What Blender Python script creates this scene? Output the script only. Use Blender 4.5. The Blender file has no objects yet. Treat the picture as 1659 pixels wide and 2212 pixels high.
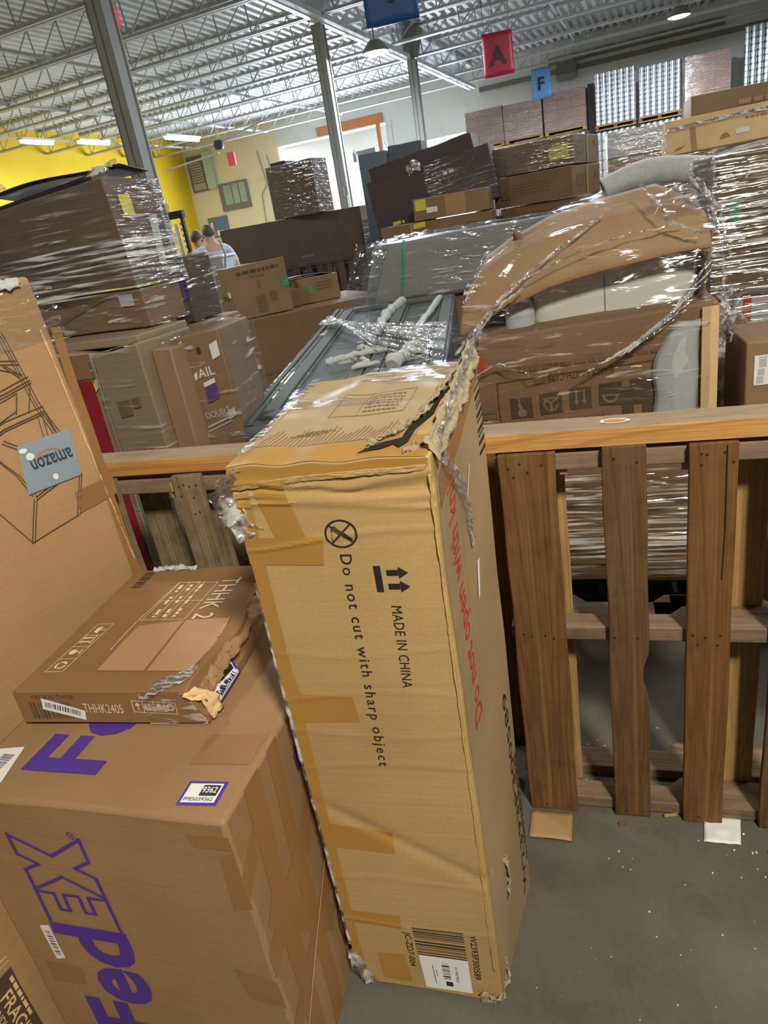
import bpy, bmesh, math, random
from mathutils import Vector, Matrix, noise
random.seed(7)
S = bpy.context.scene
COL = S.collection
R = math.radians

# ------------------------------------------------------------------ camera
PITCH, ROLL = R(22.54), R(-9.793)
fw = Vector((0, math.cos(PITCH), -math.sin(PITCH)))
up0 = Vector((0, math.sin(PITCH), math.cos(PITCH)))
rt = Vector((1, 0, 0)) * math.cos(ROLL) + up0 * math.sin(ROLL)
up = -Vector((1, 0, 0)) * math.sin(ROLL) + up0 * math.cos(ROLL)
cam_d = bpy.data.cameras.new('camera')
cam = bpy.data.objects.new('camera', cam_d)
COL.objects.link(cam)
m = Matrix((rt, up, -fw)).transposed().to_4x4()
m.translation = (0, 0, 1.5)
cam.matrix_world = m
cam_d.sensor_fit = 'VERTICAL'
cam_d.sensor_height = 36.0
cam_d.lens = 1489 / 2212 * 36
cam_d.clip_start = 0.05
cam_d.clip_end = 300
S.camera = cam

# ------------------------------------------------------------------ look
S.view_settings.view_transform = 'Standard'
S.view_settings.look = 'None'
S.view_settings.gamma = 1.0
S.view_settings.use_curve_mapping = False
S.view_settings.exposure = 0.0
S.cycles.max_bounces = 6
S.cycles.transparent_max_bounces = 16
S.cycles.sample_clamp_indirect = 6

# building axes: eb runs along the joists, gb along the girder
BY = R(-23.85)
eb = Vector((math.cos(BY), math.sin(BY), 0))
gb = Vector((-math.sin(BY), math.cos(BY), 0))
def B(s, t, z=0.0):
    return eb * s + gb * t + Vector((0, 0, z))

# ------------------------------------------------------------------ world + lamps
W = bpy.data.worlds.new('daylight')
S.world = W
W.use_nodes = True
wn = W.node_tree
bg = wn.nodes['Background']
bg.inputs[0].default_value = (0.80, 0.90, 1.0, 1)
bg.inputs[1].default_value = 7.0

def lamp(name, loc, size, power, col=(1.0, 0.95, 0.88), target=None, shape='SQUARE', spread=None):
    l = bpy.data.lights.new(name, 'AREA')
    l.shape = shape
    l.size = size
    l.energy = power
    l.color = col
    if spread: l.spread = spread
    o = bpy.data.objects.new(name, l)
    COL.objects.link(o)
    o.location = loc
    if target is not None:
        d = Vector(target) - Vector(loc)
        o.rotation_euler = d.to_track_quat('-Z', 'Y').to_euler()
    return o
WARM = (1.0, 0.90, 0.72)
NEUT = (0.86, 0.94, 1.0)
# key light from upper right behind the camera, then fill lights added overhead
lamp('key_fill_lamp', (0.85, -1.6, 3.75), 0.42, 205, WARM, target=(0.15, 1.3, 0.5))
for (s, t) in ((-3.5, 3.2), (3.0, 3.6)):
    lamp('key_fill_lamp', B(s, t, 4.6), 0.5, 62, (1, .95, .86))
for (s, t) in ((-1.5, 8.2), (4.0, 8.4), (-8.8, 8.4)):
    lamp('key_fill_lamp', B(s, t, 4.7), 0.5, 120, NEUT)
for (s, t) in ((0.5, 12.4), (5.0, 13.4), (-8.2, 13.6), (-13.0, 9.5), (-13.5, 15.0)):
    lamp('key_fill_lamp', B(s, t, 4.62), 0.5, 350, NEUT)
for x, y, z in ((1.25, 14.5, 4.22), (8.15, 17.49, 4.5)):
    lamp('round_lamp_light', (x, y, z), 0.4, 420, NEUT)
# area lights added inside the far openings to stand in for daylight
lamp('door_daylight_fill', B(-10.4, 24.2, 2.3), 3.6, 1080, (0.80, 0.90, 1.0), target=B(-10.0, 10, 2.6))
lamp('dock_daylight_fill', B(-6.7, 24.0, 1.9), 2.4, 420, (0.86, 0.93, 1.0), target=B(-6.0, 10, 3.2))

# ------------------------------------------------------------------ node helpers
def new_mat(name):
    mt = bpy.data.materials.new(name)
    mt.use_nodes = True
    nt = mt.node_tree
    nt.nodes.clear()
    out = nt.nodes.new('ShaderNodeOutputMaterial')
    return mt, nt, out
def N(nt, kind, **kw):
    n = nt.nodes.new(kind)
    for k, v in kw.items():
        if hasattr(n, k):
            setattr(n, k, v)
        else:
            n.inputs[k.replace('_', ' ')].default_value = v
    return n
def L(nt, a, b): nt.links.new(a, b)
def coords(nt, scale=(1, 1, 1), kind='Object', rot=(0, 0, 0)):
    tc = N(nt, 'ShaderNodeTexCoord')
    mp = N(nt, 'ShaderNodeMapping')
    mp.inputs['Scale'].default_value = scale
    mp.inputs['Rotation'].default_value = rot
    L(nt, tc.outputs[kind], mp.inputs['Vector'])
    return mp.outputs['Vector']
def nz(nt, vec, scale, detail=4, rough=0.55, dist=0.0):
    n = N(nt, 'ShaderNodeTexNoise')
    n.inputs['Scale'].default_value = scale
    n.inputs['Detail'].default_value = detail
    n.inputs['Roughness'].default_value = rough
    n.inputs['Distortion'].default_value = dist
    L(nt, vec, n.inputs['Vector'])
    return n.outputs['Fac']
def ramp(nt, fac, stops):
    r = N(nt, 'ShaderNodeValToRGB')
    e = r.color_ramp.elements
    while len(e) < len(stops): e.new(0.5)
    for i, (p, c) in enumerate(stops):
        e[i].position = p
        e[i].color = c if len(c) == 4 else (*c, 1)
    L(nt, fac, r.inputs['Fac'])
    return r.outputs['Color']
def mix(nt, fac, a, b, mode='MIX'):
    x = N(nt, 'ShaderNodeMix', data_type='RGBA', blend_type=mode)
    for sock, v in ((x.inputs[0], fac), (x.inputs[6], a), (x.inputs[7], b)):
        if hasattr(v, 'is_output'): L(nt, v, sock)
        elif isinstance(v, (int, float)): sock.default_value = v
        else: sock.default_value = (*v, 1) if len(v) == 3 else v
    return x.outputs[2]
def bump(nt, h, strength=0.3, dist=0.01):
    b = N(nt, 'ShaderNodeBump')
    b.inputs['Strength'].default_value = strength
    b.inputs['Distance'].default_value = dist
    L(nt, h, b.inputs['Height'])
    return b.outputs['Normal']
def pbsdf(nt, out, col, rough=0.6, metal=0.0, nrm=None, spec=0.5):
    p = N(nt, 'ShaderNodeBsdfPrincipled')
    if hasattr(col, 'is_output'): L(nt, col, p.inputs['Base Color'])
    else: p.inputs['Base Color'].default_value = (*col, 1)
    if hasattr(rough, 'is_output'): L(nt, rough, p.inputs['Roughness'])
    else: p.inputs['Roughness'].default_value = rough
    p.inputs['Metallic'].default_value = metal
    p.inputs['Specular IOR Level'].default_value = spec
    if nrm is not None: L(nt, nrm, p.inputs['Normal'])
    L(nt, p.outputs[0], out.inputs['Surface'])
    return p
def sc(c, k): return tuple(min(1, x * k) for x in c)

def card(name, c, lines=(0, 0, 140), dirt=0.5, spec=0.25):
    mt, nt, out = new_mat(name)
    v = coords(nt)
    big = nz(nt, v, 2.3, 3)
    fib = nz(nt, coords(nt, (60, 60, 60)), 3.0, 5, 0.7)
    flute = nz(nt, coords(nt, (1.2, 1.2, 110)), 1.0, 2)
    a = mix(nt, ramp(nt, big, [(0.3, (0, 0, 0)), (0.72, (1, 1, 1))]), sc(c, 0.84), sc(c, 1.12))
    a = mix(nt, ramp(nt, fib, [(0.35, (0, 0, 0)), (0.7, (0.4, 0.4, 0.4))]), a, sc(c, 0.7))
    a = mix(nt, ramp(nt, flute, [(0.42, (0, 0, 0)), (0.7, (0.22 * dirt, ) * 3)]), a, sc(c, 0.55))
    stain = nz(nt, coords(nt, (3, 3, 1.2)), 1.6, 6, 0.65)
    a = mix(nt, ramp(nt, stain, [(0.56, (0, 0, 0)), (0.75, (0.35 * dirt, ) * 3)]), a, sc(c, 0.5))
    pbsdf(nt, out, a, 0.62, nrm=bump(nt, flute, 0.12, 0.004), spec=spec)
    return mt
def plain(name, c, rough=0.5, metal=0.0, var=0.12, scale=6.0, spec=0.5):
    mt, nt, out = new_mat(name)
    n = nz(nt, coords(nt), scale, 4)
    a = mix(nt, n, sc(c, 1 - var), sc(c, 1 + var))
    pbsdf(nt, out, a, rough, metal, spec=spec)
    return mt
def emit(name, c, k):
    mt, nt, out = new_mat(name)
    e = N(nt, 'ShaderNodeEmission')
    e.inputs[0].default_value = (*c, 1)
    e.inputs[1].default_value = k
    L(nt, e.outputs[0], out.inputs['Surface'])
    return mt
def film(name, streak=(2.5, 2.5, 45), base=0.05, haze=0.75, tint=(0.90, 0.91, 0.93), rough=0.12, bstr=0.7, lo=0.56, hi=0.66, rot=(0, 0, 0), patch=(0.47, 0.66), dull=0.35):
    """stretch film: clear, with glossy unevenness and lamp glints painted as whitish streaks in patches"""
    mt, nt, out = new_mat(name)
    n1 = nz(nt, coords(nt, (streak[0], streak[1], streak[2] * .6), rot=rot), 1.3, 3, 0.5, 0.4)
    n2 = nz(nt, coords(nt, streak, rot=rot), 1.5, 3, 0.55, 0.5)
    n3 = nz(nt, coords(nt), 3.2, 3)
    tr = N(nt, 'ShaderNodeBsdfTransparent')
    tr.inputs[0].default_value = (*sc(tint, 1.06), 1)
    gl = N(nt, 'ShaderNodeBsdfGlossy')
    gl.inputs['Color'].default_value = (0.95, 0.96, 1, 1)
    gl.inputs['Roughness'].default_value = rough
    L(nt, bump(nt, n1, bstr, 0.02), gl.inputs['Normal'])
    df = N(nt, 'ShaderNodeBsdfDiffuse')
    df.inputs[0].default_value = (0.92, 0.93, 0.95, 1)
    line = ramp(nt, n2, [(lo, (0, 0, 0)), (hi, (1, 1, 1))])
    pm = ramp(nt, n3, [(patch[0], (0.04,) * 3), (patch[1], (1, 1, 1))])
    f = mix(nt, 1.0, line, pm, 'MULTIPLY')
    m1 = N(nt, 'ShaderNodeMixShader')           # clear film with a weak sheen
    m1.inputs[0].default_value = base + 0.05
    L(nt, tr.outputs[0], m1.inputs[1]); L(nt, gl.outputs[0], m1.inputs[2])
    m3 = N(nt, 'ShaderNodeMixShader')           # painted highlight streaks: white diffuse mixed with gloss
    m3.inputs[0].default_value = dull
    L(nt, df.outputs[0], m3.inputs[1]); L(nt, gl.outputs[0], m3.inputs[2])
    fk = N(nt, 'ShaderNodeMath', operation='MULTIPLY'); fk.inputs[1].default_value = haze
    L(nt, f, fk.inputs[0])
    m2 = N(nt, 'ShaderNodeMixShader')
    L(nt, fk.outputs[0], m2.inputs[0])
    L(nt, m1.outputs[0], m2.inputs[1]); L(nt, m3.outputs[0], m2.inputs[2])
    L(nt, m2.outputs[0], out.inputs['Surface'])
    return mt
def wood(name, c_lo, c_hi, axis='z', grain=26, rough=0.7, worn=0.4, ring=5.0, ringc=0.6):
    mt, nt, out = new_mat(name)
    k = {'x': (0.10, 1, 1), 'y': (1, 0.10, 1), 'z': (1, 1, 0.10)}[axis]
    k2 = {'x': (0.02, 1, 1), 'y': (1, 0.02, 1), 'z': (1, 1, 0.02)}[axis]
    warp = nz(nt, coords(nt, k), ring, 2, 0.5, 0.8)
    mul = N(nt, 'ShaderNodeMath', operation='MULTIPLY'); mul.inputs[1].default_value = 17.0
    L(nt, warp, mul.inputs[0])
    sn = N(nt, 'ShaderNodeMath', operation='SINE'); 
    mu2 = N(nt, 'ShaderNodeMath', operation='MULTIPLY'); mu2.inputs[1].default_value = 6.0
    L(nt, mul.outputs[0], mu2.inputs[0]); L(nt, mu2.outputs[0], sn.inputs[0])
    fine = nz(nt, coords(nt, k2), 140, 5, 0.75)
    blot = nz(nt, coords(nt), 4.0, 5, 0.65)
    mid = tuple(x * .55 + y * .45 for x, y in zip(c_lo, c_hi))
    a = mix(nt, ramp(nt, nz(nt, coords(nt, k), 3.0, 3), [(0.35, (0, 0, 0)), (0.65, (1, 1, 1))]), mid, c_hi)
    a = mix(nt, ramp(nt, sn.outputs[0], [(0.45, (0, 0, 0)), (1.0, (ringc,) * 3)]), a, c_lo)
    a = mix(nt, ramp(nt, fine, [(0.40, (0, 0, 0)), (0.66, (0.6, 0.6, 0.6))]), a, sc(c_lo, 0.6))
    a = mix(nt, ramp(nt, nz(nt, coords(nt), 16, 5, 0.7), [(0.5, (0, 0, 0)), (0.72, (worn * .8,) * 3)]), a, sc(c_lo, 0.5))
    a = mix(nt, ramp(nt, blot, [(0.46, (0, 0, 0)), (0.75, (worn, worn, worn))]), a, sc(c_lo, 0.45))
    yel = nz(nt, coords(nt, k), 2.2, 4, 0.6)
    a = mix(nt, ramp(nt, yel, [(0.5, (0, 0, 0)), (0.72, (0.55, 0.55, 0.55))]), a, (c_hi[0] * 1.25, c_hi[1] * 1.35, c_hi[2] * 1.25))
    pale = nz(nt, coords(nt, k2), 30, 3, 0.6, 0.5)
    a = mix(nt, ramp(nt, pale, [(0.62, (0, 0, 0)), (0.75, (0.35, 0.35, 0.35))]), a, sc(c_hi, 1.35))
    pbsdf(nt, out, a, rough, nrm=bump(nt, fine, 0.6, 0.004), spec=0.25)
    return mt

M = {}
M['card_tall'] = card('kraft card yellow', (0.485, 0.335, 0.145))
M['card_parcel'] = card('kraft card brown', (0.36, 0.225, 0.115))
M['card_flat'] = card('kraft card warm', (0.285, 0.162, 0.074))
M['card_lean'] = card('kraft card orange', (0.44, 0.28, 0.14), dirt=0.25)
M['card_frag'] = card('kraft card side', (0.40, 0.25, 0.12))
M['card_mid'] = card('kraft card mid', (0.29, 0.195, 0.115))
M['card_dull'] = card('kraft card dull', (0.25, 0.165, 0.10))
M['card_dark'] = card('kraft card dark', (0.10, 0.066, 0.045), dirt=0.3)
M['card_plum'] = card('card dark plum', (0.088, 0.068, 0.074), dirt=0.3)
M['card_red'] = card('kraft card reddish', (0.24, 0.15, 0.088))
M['card_grey'] = card('kraft card grey', (0.30, 0.235, 0.165))
M['card_pink'] = card('card behind film', (0.34, 0.215, 0.17))
M['card_light'] = card('card light tan', (0.78, 0.56, 0.31), dirt=.2)
M['card_raw'] = card('torn inner card', (0.37, 0.31, 0.205), dirt=0.6)
M['tape_tan'] = plain('tan packing tape', (0.40, 0.225, 0.055), 0.38, var=0.1, spec=0.35)
M['tape_brown'] = plain('brown packing tape', (0.29, 0.16, 0.065), 0.45, var=0.1, spec=0.25)
M['tape_pale'] = plain('pale covering tape', (0.42, 0.255, 0.13), 0.4, var=0.06, spec=0.3)
M['tape_dust'] = plain('dusty side tape', (0.36, 0.265, 0.155), 0.4, var=0.2, spec=0.3)
M['flute'] = plain('flute shadow print', (0.40, 0.27, 0.115), 0.5)
M['top_tape'] = plain('greyish film on the carton top', (0.40, 0.305, 0.18), 0.32, var=0.15)
M['ink_black'] = plain('black ink', (0.018, 0.017, 0.018), 0.6)
M['ink_brown'] = plain('dark brown ink', (0.085, 0.055, 0.035), 0.6)
M['ink_faint'] = plain('faint print ink', (0.17, 0.11, 0.06), 0.6)
M['ink_red'] = plain('red ink', (0.50, 0.045, 0.03), 0.6)
M['ink_white'] = plain('white ink', (0.72, 0.58, 0.45), 0.6)
M['purple'] = plain('purple ink', (0.085, 0.035, 0.33), 0.55, var=0.06)
M['blue_rim'] = plain('violet blue sticker', (0.07, 0.035, 0.45), 0.6, spec=0.2)
M['paper'] = plain('white label paper', (0.80, 0.81, 0.84), 0.5, var=0.04)
M['paper_grey'] = plain('grey label paper', (0.50, 0.51, 0.53), 0.5, var=0.06)
M['sticker_yellow'] = plain('yellow sticker', (0.68, 0.62, 0.05), 0.5)
M['sticker_green'] = plain('green sticker', (0.03, 0.36, 0.16), 0.5)
M['sticker_purple'] = plain('purple sticker', (0.10, 0.045, 0.22), 0.5)
M['slate_label'] = plain('blue grey shop label', (0.26, 0.34, 0.43), 0.45, var=0.04)
M['slate_ink'] = plain('dark slate ink', (0.035, 0.05, 0.07), 0.5)
M['orange_ink'] = plain('dull orange ink', (0.45, 0.2, 0.11), 0.5)
M['red_card'] = plain('crimson print', (0.26, 0.012, 0.03), 0.5)
M['tear_dark'] = plain('dark inside of carton', (0.012, 0.010, 0.008), 0.9)
M['wood_old'] = wood('old brown pallet wood', (0.125, 0.060, 0.024), (0.27, 0.145, 0.058))
M['wood_dark'] = wood('old dark pallet wood', (0.10, 0.055, 0.027), (0.21, 0.125, 0.06))
M['wood_red'] = wood('reddish pallet wood', (0.14, 0.062, 0.022), (0.255, 0.13, 0.05), worn=0.35)
M['wood_grey'] = wood('weathered grey pallet wood', (0.16, 0.125, 0.08), (0.36, 0.275, 0.165), worn=0.7)
M['wood_pale'] = wood('pale new wood', (0.34, 0.20, 0.085), (0.56, 0.36, 0.16), worn=0.25)
M['wood_bar'] = wood('brown grey stringer wood', (0.17, 0.115, 0.075), (0.30, 0.215, 0.145), axis='x')
M['wood_rail'] = wood('orange rail wood', (0.50, 0.24, 0.07), (0.70, 0.40, 0.14), axis='x', worn=0.15, ring=2.2, ringc=0.95)
M['wood_rail_top'] = wood('dusty rail top', (0.33, 0.235, 0.145), (0.43, 0.32, 0.21), axis='x', worn=0.4, ring=2.0)
M['wood_deep_brown'] = wood('dark brown fence wood', (0.05, 0.03, 0.024), (0.10, 0.06, 0.045))  # deepest brown of the pallet woods
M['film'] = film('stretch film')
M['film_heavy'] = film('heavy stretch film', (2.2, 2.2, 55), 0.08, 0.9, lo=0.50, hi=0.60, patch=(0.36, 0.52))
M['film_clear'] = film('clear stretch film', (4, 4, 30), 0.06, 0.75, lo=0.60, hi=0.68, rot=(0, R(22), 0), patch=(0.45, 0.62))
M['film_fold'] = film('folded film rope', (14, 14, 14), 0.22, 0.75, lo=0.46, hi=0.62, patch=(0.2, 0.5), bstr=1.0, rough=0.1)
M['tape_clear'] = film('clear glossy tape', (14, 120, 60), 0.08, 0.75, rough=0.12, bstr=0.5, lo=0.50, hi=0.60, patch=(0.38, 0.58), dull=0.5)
M['foam_white'] = plain('white packing foam', (0.47, 0.50, 0.51), 0.55, var=0.08)
M['foam_bright'] = plain('white foam crumbs', (0.82, 0.82, 0.80), 0.8)
M['upholstery'] = plain('pale grey upholstery', (0.66, 0.66, 0.63), 0.6, var=0.05)
M['grey_plastic'] = plain('grey wrapped foam slab', (0.27, 0.28, 0.275), 0.35, var=0.1, scale=3)
M['cabinet'] = plain('grey green painted wood', (0.105, 0.122, 0.115), 0.6, var=0.06, spec=0.25)
M['black'] = plain('black plastic', (0.015, 0.015, 0.017), 0.5)
M['black_film'] = plain('black film', (0.022, 0.023, 0.027), 0.3)
M['steel_grey'] = plain('grey painted steel', (0.31, 0.32, 0.31), 0.5, var=0.06)
M['steel_dull'] = plain('olive grey steel', (0.18, 0.18, 0.17), 0.55, var=0.08)
M['joist'] = plain('pale painted joist steel', (0.42, 0.44, 0.46), 0.5, var=0.08)
M['joist_white'] = plain('white painted steel', (0.66, 0.68, 0.70), 0.5, var=0.06)
M['silver'] = plain('silver cans', (0.66, 0.70, 0.76), 0.25, 0.9, var=0.15)
M['foil'] = film('foil curtain', (3, 3, 1.2), 0.55, 0.75, rough=0.25, bstr=1.0, lo=0.48, hi=0.62, patch=(0.3, 0.55), dull=0.6)
M['duct'] = plain('pale grey ribbed duct', (0.62, 0.65, 0.63), 0.6, var=0.15, scale=20)
M['skin'] = plain('skin', (0.52, 0.32, 0.23), 0.55)
M['hair'] = plain('brown hair', (0.10, 0.055, 0.03), 0.6)
M['shirt_pale'] = plain('pale blue shirt cloth', (0.50, 0.56, 0.66), 0.8)
M['shirt_dark'] = plain('dark blue shirt cloth', (0.035, 0.05, 0.08), 0.8)
M['denim'] = plain('blue denim', (0.06, 0.09, 0.16), 0.8)
M['glow'] = emit('lit lamp diffuser', (1.0, 0.98, 0.94), 9.0)
M['glow_tube'] = emit('lit tube', (0.95, 0.98, 1.0), 7.0)
M['glow_red'] = emit('red lit sign', (1.0, 0.02, 0.03), 1.6)

# ------------------------------------------------------------------ mesh helpers
def link(name, me, mat=None, parent=None, smooth=True):
    o = bpy.data.objects.new(name, me)
    COL.objects.link(o)
    if mat is not None:
        for x in (mat if isinstance(mat, (list, tuple)) else [mat]):
            me.materials.append(x)
    if parent is not None: o.parent = parent
    if smooth and len(me.polygons):
        me.shade_smooth()
        me.set_sharp_from_angle(angle=R(38))
    return o
def mesh_of(verts, faces, name='m'):
    me = bpy.data.meshes.new(name)
    me.from_pydata([tuple(v) for v in verts], [], faces)
    me.update()
    return me
class MB:
    def __init__(s): s.v = []; s.f = []; s.mi = []
    def add(s, v, f, mi=0):
        k = len(s.v); s.v += [tuple(x) for x in v]
        s.f += [tuple(i + k for i in q) for q in f]; s.mi += [mi] * len(f); return s
    def box(s, a, b, mi=0):
        (x0, y0, z0), (x1, y1, z1) = a, b
        v = [(x, y, z) for x in (x0, x1) for y in (y0, y1) for z in (z0, z1)]
        return s.add(v, [(0, 1, 3, 2), (4, 6, 7, 5), (0, 4, 5, 1), (2, 3, 7, 6), (0, 2, 6, 4), (1, 5, 7, 3)], mi)
    def bar(s, p, q, w, h=None, upv=(0, 0, 1), mi=0):
        p, q = Vector(p), Vector(q); h = h or w
        d = (q - p).normalized(); u = Vector(upv)
        if abs(d.dot(u)) > 0.98: u = Vector((1, 0, 0))
        a = d.cross(u).normalized() * w / 2; b = a.cross(d).normalized() * h / 2
        v = [p + a + b, p - a + b, p - a - b, p + a - b, q + a + b, q - a + b, q - a - b, q + a - b]
        return s.add(v, [(0, 1, 2, 3), (7, 6, 5, 4), (0, 4, 5, 1), (1, 5, 6, 2), (2, 6, 7, 3), (3, 7, 4, 0)], mi)
    def tube(s, pts, r, n=8, mi=0, cap=True):
        pts = [Vector(p) for p in pts]; rings = []
        rr = r if isinstance(r, (list, tuple)) else [r] * len(pts)
        ref = Vector((0.31, 0.17, 0.93))
        for i, p in enumerate(pts):
            d = (pts[min(i + 1, len(pts) - 1)] - pts[max(i - 1, 0)]).normalized()
            a = d.cross(ref).normalized(); b = d.cross(a)
            rings.append([p + (a * math.cos(2 * math.pi * k / n) + b * math.sin(2 * math.pi * k / n)) * rr[i] for k in range(n)])
        k0 = len(s.v); v = [x for q in rings for x in q]; f = []
        for i in range(len(pts) - 1):
            for k in range(n):
                f.append((i * n + k, i * n + (k + 1) % n, (i + 1) * n + (k + 1) % n, (i + 1) * n + k))
        if cap: f += [tuple(range(n))[::-1], tuple((len(pts) - 1) * n + k for k in range(n))]
        return s.add(v, f, mi)
    def grid(s, fn, nu, nv, mi=0):
        v = [fn(i / nu, j / nv) for j in range(nv + 1) for i in range(nu + 1)]
        f = [(j * (nu + 1) + i, j * (nu + 1) + i + 1, (j + 1) * (nu + 1) + i + 1, (j + 1) * (nu + 1) + i) for j in range(nv) for i in range(nu)]
        return s.add(v, f, mi)
    def lathe(s, prof, n=16, c=(0, 0, 0), mi=0):
        v = [(c[0] + r * math.cos(2 * math.pi * k / n), c[1] + r * math.sin(2 * math.pi * k / n), c[2] + z) for r, z in prof for k in range(n)]
        f = [(i * n + k, i * n + (k + 1) % n, (i + 1) * n + (k + 1) % n, (i + 1) * n + k) for i in range(len(prof) - 1) for k in range(n)]
        return s.add(v, f, mi)
    def mesh(s):
        me = mesh_of(s.v, s.f)
        if any(s.mi): me.polygons.foreach_set('material_index', s.mi)
        return me
    def obj(s, name, mat, parent=None, smooth=True, bev=0.0):
        o = link(name, s.mesh(), mat, parent, smooth)
        if bev: bevel(o, bev)
        return o
def bevel(o, w, seg=2):
    b = o.modifiers.new('bevel', 'BEVEL'); b.width = w; b.segments = seg; b.limit_method = 'ANGLE'; b.angle_limit = R(50)
def tag(o, label, cat, group=None):
    o['label'] = label; o['category'] = cat
    if group: o['group'] = group
    return o
def struct(o, label=None, cat=None):
    o['kind'] = 'structure'
    if label: o['label'] = label
    if cat: o['category'] = cat
    return o
def empty(name, loc=(0, 0, 0), yaw=0.0):
    o = bpy.data.objects.new(name, None); COL.objects.link(o)
    o.location = loc; o.rotation_euler = (0, 0, yaw); o.empty_display_size = 0.1
    return o
def copy_tree(o, parent=None):
    c = o.copy(); COL.objects.link(c)
    if parent is not None: c.parent = parent
    for ch in list(o.children): copy_tree(ch, c)
    return c
def hump(o, amp, freq, seed=0):
    for v in o.data.vertices:
        p = v.co * freq + Vector((seed * 3.1, seed * 1.7, seed))
        v.co += Vector(noise.noise_vector(p)) * amp

# ---- 2-D shapes for print and labels: lists of (verts, faces)
def rect(x0, y0, x1, y1, step=0.04):
    nx = max(1, int(abs(x1 - x0) / step)); ny = max(1, int(abs(y1 - y0) / step))
    v = [(x0 + (x1 - x0) * i / nx, y0 + (y1 - y0) * j / ny) for j in range(ny + 1) for i in range(nx + 1)]
    f = [(j * (nx + 1) + i, j * (nx + 1) + i + 1, (j + 1) * (nx + 1) + i + 1, (j + 1) * (nx + 1) + i) for j in range(ny) for i in range(nx)]
    return v, f
def poly(pts): return list(pts), [tuple(range(len(pts)))]
def quad(a, b, c, d, n=5):
    v = []; 
    for j in range(n + 1):
        for i in range(n + 1):
            s, t = i / n, j / n
            v.append(tuple((a[k] * (1 - s) + b[k] * s) * (1 - t) + (d[k] * (1 - s) + c[k] * s) * t for k in (0, 1)))
    f = [(j * (n + 1) + i, j * (n + 1) + i + 1, (j + 1) * (n + 1) + i + 1, (j + 1) * (n + 1) + i) for j in range(n) for i in range(n)]
    return v, f
def ring(cx, cy, r0, r1, n=32, a0=0, a1=360):
    full = abs(a1 - a0) >= 360
    k = n if full else n + 1
    v = []
    for i in range(k):
        a = R(a0 + (a1 - a0) * i / n)
        v += [(cx + r0 * math.cos(a), cy + r0 * math.sin(a)), (cx + r1 * math.cos(a), cy + r1 * math.sin(a))]
    f = [(2 * i, 2 * i + 1, (2 * i + 3) % (2 * k), (2 * i + 2) % (2 * k)) for i in range(n)]
    return v, f
def disc(cx, cy, r, n=24): return poly([(cx + r * math.cos(2 * math.pi * i / n), cy + r * math.sin(2 * math.pi * i / n)) for i in range(n)])
def stroke(pts, w, closed=False):
    out = ([], [])
    q = list(pts) + ([pts[0]] if closed else [])
    for a, b in zip(q[:-1], q[1:]):
        dx, dy = b[0] - a[0], b[1] - a[1]; l = math.hypot(dx, dy) or 1
        ox, oy = -dy / l * w / 2, dx / l * w / 2; ex, ey = dx / l * w / 2, dy / l * w / 2
        n = max(1, int(l / 0.05))
        v = []
        for i in range(n + 1):
            t = i / n
            px = a[0] - ex + (dx + 2 * ex) * t; py = a[1] - ey + (dy + 2 * ey) * t
            v += [(px + ox, py + oy), (px - ox, py - oy)]
        f = [(2 * i, 2 * i + 1, 2 * i + 3, 2 * i + 2) for i in range(n)]
        out = join(out, (v, f))
    return out
def join(*sh):
    v = []; f = []
    for a in sh:
        k = len(v); v += list(a[0]); f += [tuple(i + k for i in q) for q in a[1]]
    return v, f
def xf(sh, at=(0, 0), rot=0.0, sx=1.0, sy=None, shear=0.0):
    sy = sx if sy is None else sy
    c, s = math.cos(R(rot)), math.sin(R(rot))
    v = []
    for x, y in sh[0]:
        x, y = x * sx + y * sy * shear, y * sy
        v.append((x * c - y * s + at[0], x * s + y * c + at[1]))
    return v, sh[1]
_tc = {}
def text(s, bold=0.0, length=None, cap=None, spacing=1.0):
    """text as a 2-D shape: baseline on y=0, starts at x=0, capital height 'cap', total length 'length'"""
    key = (s, bold, spacing)
    if key not in _tc:
        cu = bpy.data.curves.new('t', 'FONT'); cu.body = s; cu.size = 1.0; cu.offset = bold; cu.resolution_u = 3
        cu.space_character = spacing; cu.fill_mode = 'FRONT'
        o = bpy.data.objects.new('t', cu); COL.objects.link(o)
        me = bpy.data.meshes.new_from_object(o.evaluated_get(bpy.context.evaluated_depsgraph_get()))
        v = [(a.co.x, a.co.y) for a in me.vertices]; f = [tuple(p.vertices) for p in me.polygons]
        bpy.data.objects.remove(o); bpy.data.curves.remove(cu); bpy.data.meshes.remove(me)
        x0 = min(a[0] for a in v)
        _tc[key] = ([(a[0] - x0, a[1]) for a in v], f)
    v, f = _tc[key]
    wd = max(a[0] for a in v)
    ky = (cap or 0.7) / 0.70
    kx = (length / wd) if length else ky
    return [(a[0] * kx, a[1] * ky) for a in v], f
def barcode(x0, y0, x1, y1, n=34, along='x', seed=1, fill=0.55):
    rnd = random.Random(seed); out = ([], [])
    span = (x1 - x0) if along == 'x' else (y1 - y0)
    p = 0.0
    while p < 1.0:
        w = rnd.choice((0.4, 0.7, 1.0, 1.5)) / n
        if along == 'x': out = join(out, rect(x0 + span * p, y0, x0 + span * min(1, p + w * fill * 1.6), y1))
        else: out = join(out, rect(x0, y0 + span * p, x1, y0 + span * min(1, p + w * fill * 1.6)))
        p += w * 1.6 + rnd.choice((0.25, 0.4, 0.8)) / n
    return out

def scribble(x0, y0, length, h, seed=1):
    """small print too far off to read: a row of word-like dashes"""
    rnd = random.Random(seed); out = ([], []); x = x0
    while x < x0 + length:
        w = h * rnd.uniform(.8, 2.6); out = join(out, rect(x, y0, min(x + w, x0 + length), y0 + h * rnd.uniform(.8, 1))); x += w + h * .5
    return out
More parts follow.
